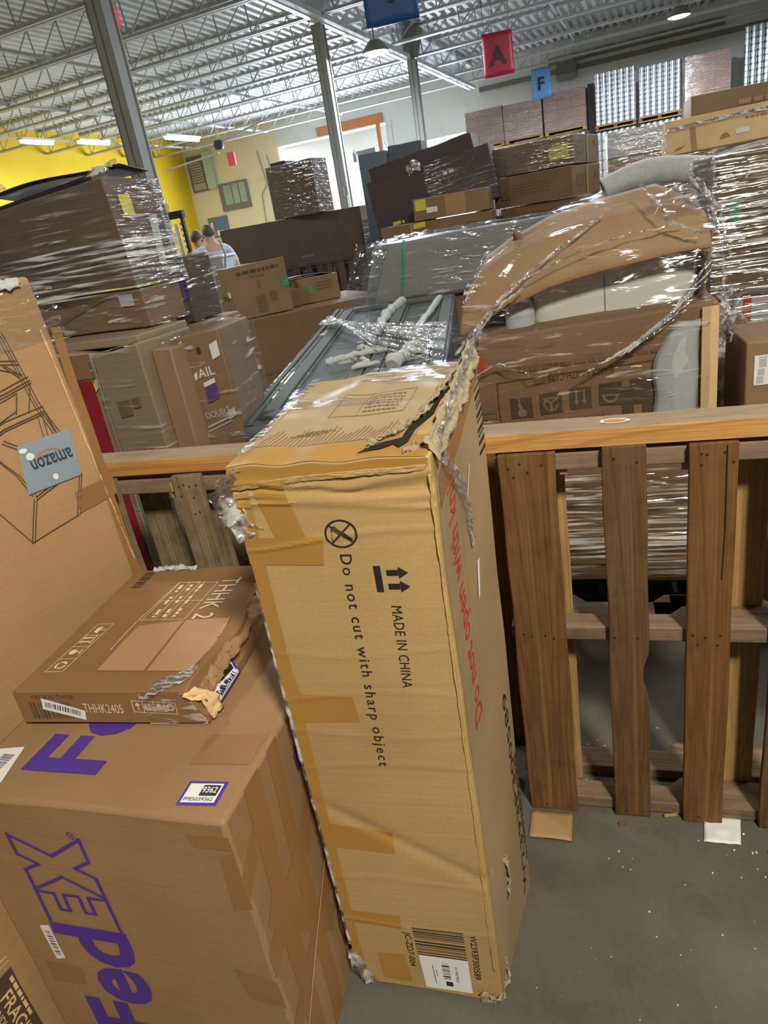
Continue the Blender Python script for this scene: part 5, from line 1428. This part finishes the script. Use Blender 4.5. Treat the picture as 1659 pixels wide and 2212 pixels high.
# ---- dark cabinet with a flexible duct, behind the right part
DK = tag(empty('open_cabinet', (1.95, 4.75, 0), R(-19)), 'dark brown open cabinet behind the armchair carton at the right', 'cabinet')
M['dark_wood'] = wood('dark cabinet wood', (.045, .027, .02), (.085, .055, .04))
for n, a, b in (('side_panel', (0, 0, .0), (.05, .5, 1.32)), ('side_panel', (.42, 0, .0), (.62, .5, 1.33)), ('top_panel', (-.02, -.02, 1.32), (.64, .52, 1.36)), ('shelf', (.05, .02, .6), (.42, .5, .63)), ('back_panel', (.05, .46, 0), (.42, .5, 1.32))):
    mb = MB(); mb.box(a, b); mb.obj(n, M['dark_wood'], DK, smooth=False, bev=.004)
crumple('film_edge', [(.42, -.02, 1.35), (.43, -.03, 1.1), (.42, -.02, .9)], (.03, .02, 0), M['film_fold'], 97, .01, n=30, m=3, parent=DK)
crumple('film_sheet', [(0, .1, 1.375), (.3, .1, 1.38), (.62, .12, 1.40)], (.0, .22, .0), M['film_fold'], 98, .012, n=30, m=6, parent=DK)
mb = MB(); pts = []; rad = []
for i in range(120):
    t = i / 119
    pts.append((-.20 + .72 * t, .20 + .10 * t, 1.455 + .05 * math.sin(t * 4) + .05 * t)); rad.append(.078 + (.006 if i % 2 else -.003) + .006 * noise.noise((t * 9, 2, 1)))
mb.tube(pts, rad, 20, cap=False); mb.tube(pts[::-1], [r_ - .012 for r_ in rad[::-1]], 20, cap=False)
o = tag(mb.obj('flexible_duct', M['duct']), 'pale grey ribbed flexible duct lying on the dark open cabinet', 'duct'); o.location = DK.location; o.rotation_euler = DK.rotation_euler

# ---- tilted light carton on a wrapped pile, upper right
pu = far('wrapped_pile_carton', 'dark film-wrapped carton carrying the tilted light tan carton at the upper right', (2.70, 6.02), .0, (1.3, .8, 1.62), -19, 'card_dull')
wrap(pu, .3, mat='film', seed=101)
lt = far('light_carton', 'light tan carton lying tilted at the upper right, brightly lit, with a white label', (2.70, 5.98), 1.62, (1.3, .30, .29), -17, 'card_light', tilt=(-30, -1), dent=.004)
lt.decal('red_stamp', 'F', join(scribble(.55, .22, .25, .03, 3), scribble(.58, .18, .18, .02, 4)), M['orange_ink'], .005)
lt.decal('white_label', 'F', rect(.50, .07, .60, .11), M['paper'], .006)
lt.decal('packing_tape', 'F', rect(.18, .0, .22, .20), M['tape_pale'], .004)
lt.decal('brown_stain', 'F', join(poly([(.04, .02), (.10, .03), (.14, .06), (.08, .05)]), poly([(.38, .05), (.46, .06), (.44, .10), (.40, .09)])), M['tape_tan'], .004)
crumple('film_edge', [lt.pt('F', -.01, .0, .02), lt.pt('F', -.03, .12, .02), lt.pt('F', .02, .20, .03), lt.pt('F', .5, .22, .02), lt.pt('F', 1.2, .22, .02)], (.01, .02, .04), M['film_fold'], 103, .012, n=60, m=4, parent=lt.o)
bt = far('brown_carton', 'brown carton with faded red print at the upper right, behind the tilted light carton', (3.86, 8.0), 1.72, (1.5, .6, .46), -19, 'card_mid')
bt.decal('red_stamp', 'F', scribble(.45, .30, .5, .05, 6), M['orange_ink'], .005)
bt.decal('printed_lettering', 'F', join(stroke([(.45, .22), (.85, .23)], .02), stroke([(.45, .16), (.75, .17)], .015)), M['ink_faint'], .005)
far('base_carton', 'tall brown carton under the brown carton with faded red print', (3.9, 8.05), 0, (1.4, .55, 1.715), -19, 'card_dull')

# ---- pale wrapped load on a wooden pallet
pw = (3.36, 9.05)
far('base_load', 'brown carton at the floor under the pale wrapped load', (3.36, 9.1), 0, (1.0, .7, 1.33), -19, 'card_dull')
pallet_under('light wooden pallet under the brown carton of the pale wrapped load', pw, (1.05, .8), -19, 'wood_pale', z=1.335, h=.13)
q = far('wrapped_carton', 'brown carton in film on the light wooden pallet, behind the triangle-marked stack', pw, 1.47, (1.0, .7, .28), -19, 'card_dull'); wrap(q, mat='film', seed=111)
q.decal('white_label', 'F', rect(.56, .06, .62, .14), M['paper_grey'], .006)
q = far('pale_wrapped_carton', 'pale grey carton under shiny film, on top of the load right of the triangle-marked stack', pw, 1.755, (1.0, .7, .28), -19, 'grey_plastic'); wrap(q, mat='film', seed=112)

# ---- stack of flat cartons with triangle marks
SY = -36; SP = (1.78, 7.99)
tri_mark = lambda x, z, s, fl=1: stroke([(x - s / 2, z), (x + s / 2, z), (x, z + s * .9 * fl)], s * .10, True)
names = ['sixth carton from the top', 'fifth carton from the top', 'fourth carton from the top', 'third carton from the top, mostly hidden', 'second carton from the top, with a warning triangle', 'topmost carton, with a yellow sticker']
zt = .0
hts = (.29, .28, .27, .27, .29, .27)
zs = [sum(hts[:i]) + .02 + i * .01 for i in range(6)]
off = ((.0, 0), (.0, .0), (.02, 0), (.0, .02), (-.05, 0), (-.03, .0))
for i in range(6):
    if i < 2: dd = 0
    c = far('flat_stack_carton', 'flat brown carton in the triangle-marked stack, ' + names[i], at(SP, SY, *off[i]), zs[i] + .26, (.85, .95, hts[i]), SY + (i % 2) * 2, 'card_dull', dent=.003)
    c.o.data.materials[0] = M['card_dull']
    if i >= 3:
        c.decal('warning_triangle', 'F', tri_mark(.12 if i == 4 else .68, .07 if i == 4 else .19, .09, 1 if i == 4 else -1), M['ink_brown'], .004)
        c.decal('printed_lines', 'F', join(*[stroke([(.22, .20 - k * .03), (.62, .20 - k * .03)], .006) for k in range(4)]), M['ink_faint'], .004)
        c.decal('packing_tape', 'R', rect(.45, 0, .52, hts[i]), M['tape_pale'], .004)
        c.decal('printed_frame', 'R', join(stroke([(.15, .10), (.34, .10), (.34, .2), (.15, .2)], .008, True), rect(.76, .17, .88, .22)), M['ink_faint'], .004)
    if i == 5:
        c.decal('yellow_sticker', 'F', quad((.60, .06), (.80, .075), (.80, .20), (.60, .185)), M['sticker_yellow'], .006)
        c.decal('sticker_line', 'F', stroke([(.60, .122), (.80, .137)], .008), M['card_dull'], .008)
        wrap(c, mat='film', seed=121, gap=.01, top=False)
pallet_under('dark wooden pallet under the triangle-marked stack', at(SP, SY, 0, .01), (.8, .9), SY, 'wood_deep_brown', h=.275)

# ---- lower stack in front of the tilted dark cartons
lsz = ((.0, .46), (.47, .36), (.84, .36), (1.21, .23), (1.45, .20))
LSP = (.80, 7.45)
for i, (z, h_) in enumerate(lsz):
    c = far('low_stack_carton', 'brown carton in the low stack before the dark cartons, ' + ('bottom of the stack', 'second from the floor', 'third from the floor', 'triangle-marked one', 'top one with yellow sticker')[i],
            at(LSP, -16, -.36 if i == 3 else 0, 0), z + .0, (1.12 if i == 3 else .74, .6, h_), -16, 'card_mid' if i == 4 else 'card_dull', dent=.003)
    if i == 4:
        c.decal('yellow_sticker', 'F', rect(.02, .09, .13, .19), M['sticker_yellow'], .005)
        c.decal('white_label', 'F', rect(.13, .06, .24, .11), M['paper'], .005)
        c.decal('packing_tape', 'F', rect(.32, 0, .52, .2), M['tape_pale'], .004)
    if i == 3:
        c.decal('warning_triangle', 'F', tri_mark(.92, .15, .09, -1), M['ink_brown'], .005)
        c.decal('yellow_sticker', 'F', quad((.34, .17), (.46, .18), (.46, .23), (.34, .22)), M['sticker_yellow'], .006)
        c.decal('packing_tape', 'F', rect(.30, 0, .33, .23), M['tape_pale'], .004)

# ---- tilted dark cartons
dz = far('dark_base_carton', 'dark brown carton at the floor under the tilted dark cartons', (.45, 8.2), 0, (1.35, .6, 1.36), -19, 'card_dark', dent=.004)
d1 = far('tilted_dark_carton', 'large dark plum carton with yellow print, left one of the tilted pair', (.47, 8.14), 1.37, (.62, .5, .53), -19, 'card_plum', tilt=(0, -7), dent=.005)
d1.decal('yellow_print', 'F', scribble(.18, .05, .13, .035, 2), M['sticker_yellow'], .005)
d2 = far('tilted_dark_carton', 'large dark plum carton under shiny film, right one of the tilted pair', (1.06, 7.94), 1.46, (.70, .5, .52), -19, 'card_plum', tilt=(0, -7), dent=.005)
d2.decal('yellow_print', 'F', scribble(.20, .36, .13, .035, 3), M['sticker_yellow'], .005)
wrap(d2, mat='film', seed=131, top=False)
d3 = far('thin_dark_carton', 'thin dark carton lying tilted on top of the dark plum cartons', (.47, 8.14), 1.88, (1.12, .5, .14), -19, 'card_plum', tilt=(0, -8.5), dent=.006)
crumple('film_scrap', [d3.pt('F', .40, .0, .01), d3.pt('F', .48, .04, .02), d3.pt('F', .56, .0, .01)], (.0, .0, .10), M['film_fold'], 133, .02, n=12, m=5, parent=d3.o)
d3.decal('packing_tape', 'T', rect(.0, .0, 1.1, .06), M['tape_dust'], .006)
tn = far('tan_carton', 'tan carton standing on edge right of the tilted dark cartons', (1.66, 8.3), 1.1, (.14, .4, .95), -19, 'card_grey', tilt=(0, -5))
far('tan_base_carton', 'plain brown carton under the tan carton on edge', (1.62, 8.55), 0, (.3, .4, 1.09), -19, 'card_dull')
gp = far('grey_cabinet', 'tall dark blue-grey cabinet standing behind the tilted dark cartons', (.43, 9.6), 0, (.36, .30, 2.30), -19, 'black_film', cat='cabinet', dent=.004)
gp.o.data.materials[0] = plain('blue grey panel', (.10, .12, .145), .5)
gp = far('grey_cabinet', 'tall black-grey cabinet right of the blue-grey cabinet', (.80, 9.47), 0, (.42, .30, 2.33), -19, 'black_film', cat='cabinet', dent=.006)
gp.o.data.materials[0] = plain('dark grey panel', (.06, .065, .075), .5)

# ---- second fence with dark load behind
F2A = -20
f2 = (-1.75, 13.05)
def pallet_fence(fl, yaw, n, label, matb):
    o = tag(empty('wooden_pallet', (fl[0], fl[1], 0), R(yaw)), label, 'pallet')
    for i in range(n):
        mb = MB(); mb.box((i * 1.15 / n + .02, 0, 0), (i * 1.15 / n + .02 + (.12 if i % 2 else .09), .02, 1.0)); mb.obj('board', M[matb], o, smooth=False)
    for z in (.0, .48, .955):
        mb = MB(); mb.box((0, .02, z), (1.15, .11, z + .04)); mb.obj('stringer', M['wood_deep_brown'], o, smooth=False)
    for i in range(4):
        mb = MB(); mb.box((i * .3 + .08, .112, 0), (i * .3 + .19, .13, 1.0)); mb.obj('back_board', M['wood_pale'] if i == 1 else M['wood_deep_brown'], o, smooth=False)
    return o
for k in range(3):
    pallet_fence(at(f2, F2A, k * 1.2, 0), F2A, 6, 'dark wooden pallet in the second fence, ' + ('left one behind the square carton', 'middle one behind the open carton', 'right one behind the plastic-wrapped slab')[k], 'wood_deep_brown')
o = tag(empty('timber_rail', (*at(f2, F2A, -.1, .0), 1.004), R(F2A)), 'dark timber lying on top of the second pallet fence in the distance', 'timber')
mb = MB(); mb.box((0, 0, 0), (3.8, .12, .06)); mb.obj('beam', M['wood_deep_brown'], o, smooth=False, bev=.004)
dl = far('long_dark_carton', 'very long dark brown carton behind the second fence', (-2.05, 13.5), .02, (2.68, .55, 1.79), F2A, 'card_dark', dent=.004)
dl.decal('printed_lines', 'F', join(*[stroke([(1.5, .9 + k * .12), (1.7, .9 + k * .12)], .04) for k in range(3)]), M['ink_faint'], .006)
dt = far('tall_dark_carton', 'tall dark brown carton standing on the very long dark carton', at((-2.05, 13.5), F2A, 1.10, .04), 1.82, (.95, .46, .82), -33, 'card_dark', dent=.004)
wrap(dt, mat='film_clear', seed=141, top=False)
mb = MB(); mb.box((.05, .1, .825), (.36, .4, .885)); mb.obj('dark_lump', M['black_film'], dt.o, smooth=False, bev=.01)
wd = far('dark_wrapped_carton', 'dark film-wrapped carton right of the very long dark carton, behind the second fence', at((-2.05, 13.5), F2A, 2.72, -.1), .02, (.30, .5, 1.57), F2A, 'card_dark'); wrap(wd, .8, mat='film_heavy', seed=143)

# ---- far stacks by the back wall: cans and wrapped cartons on pallets
proto = None
def can_column(s, t, z0, h_, label, grp):
    global proto
    if proto is None:
        mb = MB(); prof = []; n = 11
        for i in range(n):
            z = i / n
            prof += [(.068, z + .004), (.076, z + .012), (.076, z + .078), (.068, z + .086)]
        mb.lathe(prof, 12); proto = mb.obj('can_column', M['silver']); c = proto
    else:
        c = proto.copy(); COL.objects.link(c)
    c.location = B(s, t, z0); c.scale = (1, 1, h_); c.rotation_euler = (0, 0, BY)
    tag(c, label, 'can column', grp)
def can_load(s0, t, z0, z1, where):
    o = tag(empty('wooden_pallet', B(s0, t, z0), BY), 'pale pallet under the silver can columns ' + where, 'pallet')
    mb = MB(); mb.box((0, 0, .10), (1.06, 1.0, .125)); mb.box((0, 0, 0), (1.06, 1.0, .02)); mb.obj('boards', M['wood_pale'], o, smooth=False)
    mb = MB()
    for x in (0, .48, .97): mb.box((x, .02, .02), (x + .09, .98, .10))
    mb.obj('blocks', M['wood_old'], o, smooth=False)
    for j in range(2):
        for i in range(7 if j == 0 else 6): can_column(s0 + .08 + i * .151 + j * .07, t + .08 + j * .14, z0 + .126, z1 - z0 - .13, 'column of silver cans standing on the pallet ' + where, 'silver can columns ' + where)
def box_load(s0, t, z0, z1, label, w=1.07):
    p = B(s0, t)
    q = far('wrapped_load', label, (p.x, p.y), z0 + .125, (w, 1.0, z1 - z0 - .125), -23.85, 'card_pink', cat='wrapped load', dent=.006)
    for k in (1, 2, 3): q.decal('layer_seam', 'F', stroke([(.0, (z1 - z0) * k / 4.3), (w, (z1 - z0) * k / 4.3)], .012), M['ink_faint'], .006)
    for x in (w / 3, w * 2 / 3): q.decal('layer_seam', 'F', stroke([(x, 0), (x, z1 - z0 - .13)], .008), M['ink_faint'], .006)
    wrap(q, mat='film', seed=int(s0 * 10) + 300, gap=.012, top=False)
    o = tag(empty('wooden_pallet', B(s0, t, z0), BY), 'pallet carrying the ' + label.replace(',', ''), 'pallet')
    mb = MB(); mb.box((0, 0, .09), (w, 1.0, .12)); mb.box((0, .1, 0), (w, .9, .02)); mb.box((0, .02, .02), (.1, .98, .09)); mb.box((w - .1, .02, .02), (w, .98, .09)); mb.obj('boards', M['wood_pale'], o, smooth=False)
TT_ = 22.4
for s0, wh in ((-5.25, 'at the left end of the far row'), (-4.15, 'under the middle pinkish load'), (-2.98, 'under the pinkish load next to the dark gap'), (-1.66, 'under the left upper cans'), (-.52, 'under the right upper cans'), (.66, 'under the right pinkish load')):
    can_load(s0, TT_, .0, 2.93 if s0 < -1.7 else 2.82, wh)
box_load(-5.25, TT_, 2.95, 3.98, 'pinkish brown wrapped load, leftmost on the far row')
box_load(-4.15, TT_, 2.95, 3.95, 'torn pinkish brown wrapped load, second from the left on the far row')
box_load(-3.02, TT_, 2.95, 4.0, 'pinkish brown wrapped load, third from the left, beside the dark gap', 1.12)
can_load(-1.66, TT_, 2.84, 4.22, 'high up right of the dark gap')
can_load(-.54, TT_, 2.84, 4.14, 'high up, second right of the dark gap')
box_load(.60, TT_, 2.84, 4.12, 'pinkish brown wrapped load, between the high cans at the right')
can_load(1.95, TT_, .0, 2.82, 'under the high cans at the far right')
can_load(1.95, TT_, 2.84, 4.5, 'high up at the far right')
mb = MB(); mb.box((0, 0, 0), (.16, .5, 4.05)); o = mb.obj('dark_post', M['black_film'], smooth=False); o.location = B(-1.86, TT_ + .3, 0); o.rotation_euler = (0, 0, BY)
tag(o, 'dark upright in the gap between the pinkish loads and the can columns', 'post')

# ---- counter, persons, machine at the yellow wall
ct = tag(empty('wire_cart', (-1.84, 9.55, 0), R(-16)), 'pale grey shop cart with a white sheet, before the two persons', 'cart')
for n, a, b, mt in (('basket', (0, 0, 1.02), (.37, .40, 1.41), 'paper_grey'), ('rim', (-.02, -.02, 1.41), (.39, .42, 1.44), 'paper'), ('sheet', (.03, -.012, 1.10), (.17, -.002, 1.35), 'paper'), ('shelf', (0, 0, .35), (.37, .45, .39), 'paper_grey')):
    mb = MB(); mb.box(a, b); mb.obj(n, M[mt], ct, smooth=False, bev=.008)
for x in (.02, .35):
    for y in (.02, .38):
        mb = MB(); mb.tube([(x, y, 0), (x, y, 1.04)], .014); mb.obj('leg', M['steel_grey'], ct)
mb = MB(); mb.tube([(.37, .0, 1.2), (.44, -.02, 1.45), (.40, -.02, 1.62)], .012); mb.tube([(.37, .1, 1.1), (.50, .1, 1.3), (.54, .1, 1.15)], .012); mb.obj('handle', M['steel_grey'], ct)
mc = tag(empty('lift_mast', (-2.46, 11.25, 0), R(-20)), 'black lift mast standing before the yellow wall', 'lift')
mb = MB(); mb.box((0, 0, 0), (.035, .06, 2.1)); mb.box((.26, 0, 0), (.295, .06, 2.1)); mb.obj('rail', M['black'], mc, smooth=False)
mb = MB(); mb.box((-.02, -.01, 2.02), (.315, .07, 2.12)); mb.obj('crossbar', M['black'], mc, smooth=False)
mb = MB()
for k in range(10): mb.box((.245, -.02, 1.2 + k * .08), (.262, .0, 1.24 + k * .08))
mb.obj('teeth', M['steel_grey'], mc, smooth=False)
mb = MB(); mb.tube([(.15, .03, .2), (.15, .03, 1.95)], .03); mb.obj('piston', M['joist_white'], mc)
mb = MB(); mb.box((-.05, -.15, 0), (.35, .35, .12)); mb.obj('base', M['black'], mc, smooth=False)

def skinned(name, verts, edges, radii, mat, parent, sub=2):
    me = bpy.data.meshes.new(name); me.from_pydata(verts, edges, []); 
    o = bpy.data.objects.new(name, me); COL.objects.link(o); o.parent = parent
    sk = o.modifiers.new('skin', 'SKIN'); sk.use_smooth_shade = True
    lay = me.skin_vertices[0].data if me.skin_vertices else None
    if lay is None:
        bpy.context.view_layer.objects.active = o; lay = me.skin_vertices[0].data
    for i, r_ in enumerate(radii): lay[i].radius = (r_, r_) if not isinstance(r_, tuple) else r_
    lay[0].use_root = True
    ss = o.modifiers.new('sub', 'SUBSURF'); ss.levels = ss.render_levels = sub
    me.materials.append(mat)
    return o
def person(loc, yaw, hgt, label, shirt, lean=0.0):
    k = hgt / 1.75
    root = tag(empty('person', (*loc, 0), R(yaw)), label, 'person')
    V = []; E = []; Rr = []
    def add(p, r_, par=None):
        V.append((p[0] * k, (p[1] - lean * max(0, p[2] - .95)) * k, p[2] * k)); Rr.append(r_ if not isinstance(r_, tuple) else (r_[0] * k, r_[1] * k))
        if not isinstance(r_, tuple): Rr[-1] = r_ * k
        if par is not None: E.append((par, len(V) - 1))
        return len(V) - 1
    pel = add((0, 0, .95), (.15, .11)); ch = add((0, 0, 1.22), (.16, .11), pel); sh = add((0, .0, 1.42), (.13, .08), ch); nk = add((0, -.01, 1.48), .06, sh); hd = add((0, -.02, 1.575), (.092, .104), nk); tp_ = add((0, -.01, 1.68), (.085, .098), hd)
    add((0, -.115, 1.565), .014, hd)
    for s in (-1, 1):
        hip = add((s * .095, 0, .90), .09, pel); kn_ = add((s * .10, -.01, .50), .058, hip); an = add((s * .10, .01, .09), .042, kn_); add((s * .11, -.13, .035), (.04, .03), an)
        so_ = add((s * .19, 0, 1.40), .056, sh); el = add((s * .27, .03, 1.14), .042, so_); wr = add((s * .20, -.20, 1.02), .028, el); pm = add((s * .18, -.27, 1.01), (.03, .016), wr)
        for j in range(4):
            f1 = add((s * (.205 - j * .018), -.32, 1.005), .0085, pm); add((s * (.20 - j * .017), -.355, .985), .0075, f1)
        t1 = add((s * .145, -.285, 1.025), .0095, pm); add((s * .135, -.32, 1.02), .008, t1)
    skinned('body', V, E, Rr, M['skin'], root, 2)
    # clothes follow the body a little further out
    q = lambda i, e: ((Rr[i][0] + e, Rr[i][1] + e) if isinstance(Rr[i], tuple) else Rr[i] + e)
    ids = [ch, pel, sh]; vv = [V[ch], V[pel], V[sh]]; ee = [(0, 1), (0, 2)]; rr = [q(ch, .018), q(pel, .02), q(sh, .014)]
    for s in (-1, 1):
        vv.append(tuple(Vector(V[sh]).lerp(Vector((s * .19 * k, V[sh][1], 1.40 * k)), 1.0))); rr.append(.070 * k); ee.append((2, len(vv) - 1))
        a = len(vv) - 1; vv.append((s * .255 * k, V[ch][1] + .02 * k, 1.19 * k)); rr.append(.062 * k); ee.append((a, len(vv) - 1))
    skinned('shirt', vv, ee, rr, shirt, root, 2)
    vv = [V[pel]]; ee = []; rr = [q(pel, .012)]
    for s in (-1, 1):
        b0 = len(vv); vv += [(s * .095 * k, V[pel][1], .88 * k), (s * .10 * k, -.01 * k, .50 * k), (s * .10 * k, .01 * k, .10 * k)]; rr += [.105 * k, .075 * k, .062 * k]; ee += [(0, b0), (b0, b0 + 1), (b0 + 1, b0 + 2)]
    skinned('trousers', vv, ee, rr, M['denim'], root, 2)
    mb = MB(); c = Vector(V[hd]).lerp(Vector(V[tp_]), .45)
    def hr(u, v):
        a = u * 6.2832; lim = 1.15 + .85 * (.5 + .5 * math.sin(a)); w_ = v * lim
        return (c.x + .082 * k * math.sin(w_) * math.cos(a), c.y + .010 * k + .096 * k * math.sin(w_) * math.sin(a), c.z + .105 * k * math.cos(w_))
    mb.grid(hr, 24, 10)
    mb.obj('hair', M['hair'], root)
    for s in (-1, 1):
        mb = MB(); mb.lathe([(0, -.008 * k), (.006 * k, -.004 * k), (.008 * k, 0), (.006 * k, .004 * k), (0, .008 * k)], 8, (V[hd][0] + s * .03 * k, V[hd][1] - .088 * k, V[hd][2] + .022 * k)); mb.obj('eye', M['ink_black'], root)
        mb = MB(); mb.lathe([(0, -.03 * k), (.010 * k, -.018 * k), (.014 * k, 0), (.012 * k, .02 * k), (0, .03 * k)], 8, (V[hd][0] + s * .082 * k, V[hd][1], V[hd][2] + .01 * k)); mb.obj('ear', M['skin'], root)
    mb = MB(); mb.box((V[hd][0] - .024 * k, V[hd][1] - .096 * k, V[hd][2] - .048 * k), (V[hd][0] + .024 * k, V[hd][1] - .080 * k, V[hd][2] - .038 * k)); mb.obj('mouth', plain('lips', (.35, .14, .12), .5), root, smooth=False, bev=.004)
    return root
person((-1.70, 10.35), 200, 1.88, 'person in a pale blue-grey shirt seen from behind, bending slightly, beside the wire cart', M['shirt_pale'], .18)
person((-1.99, 10.85), 150, 1.84, 'person in a dark blue top half hidden behind the person in the pale shirt', M['shirt_dark'])
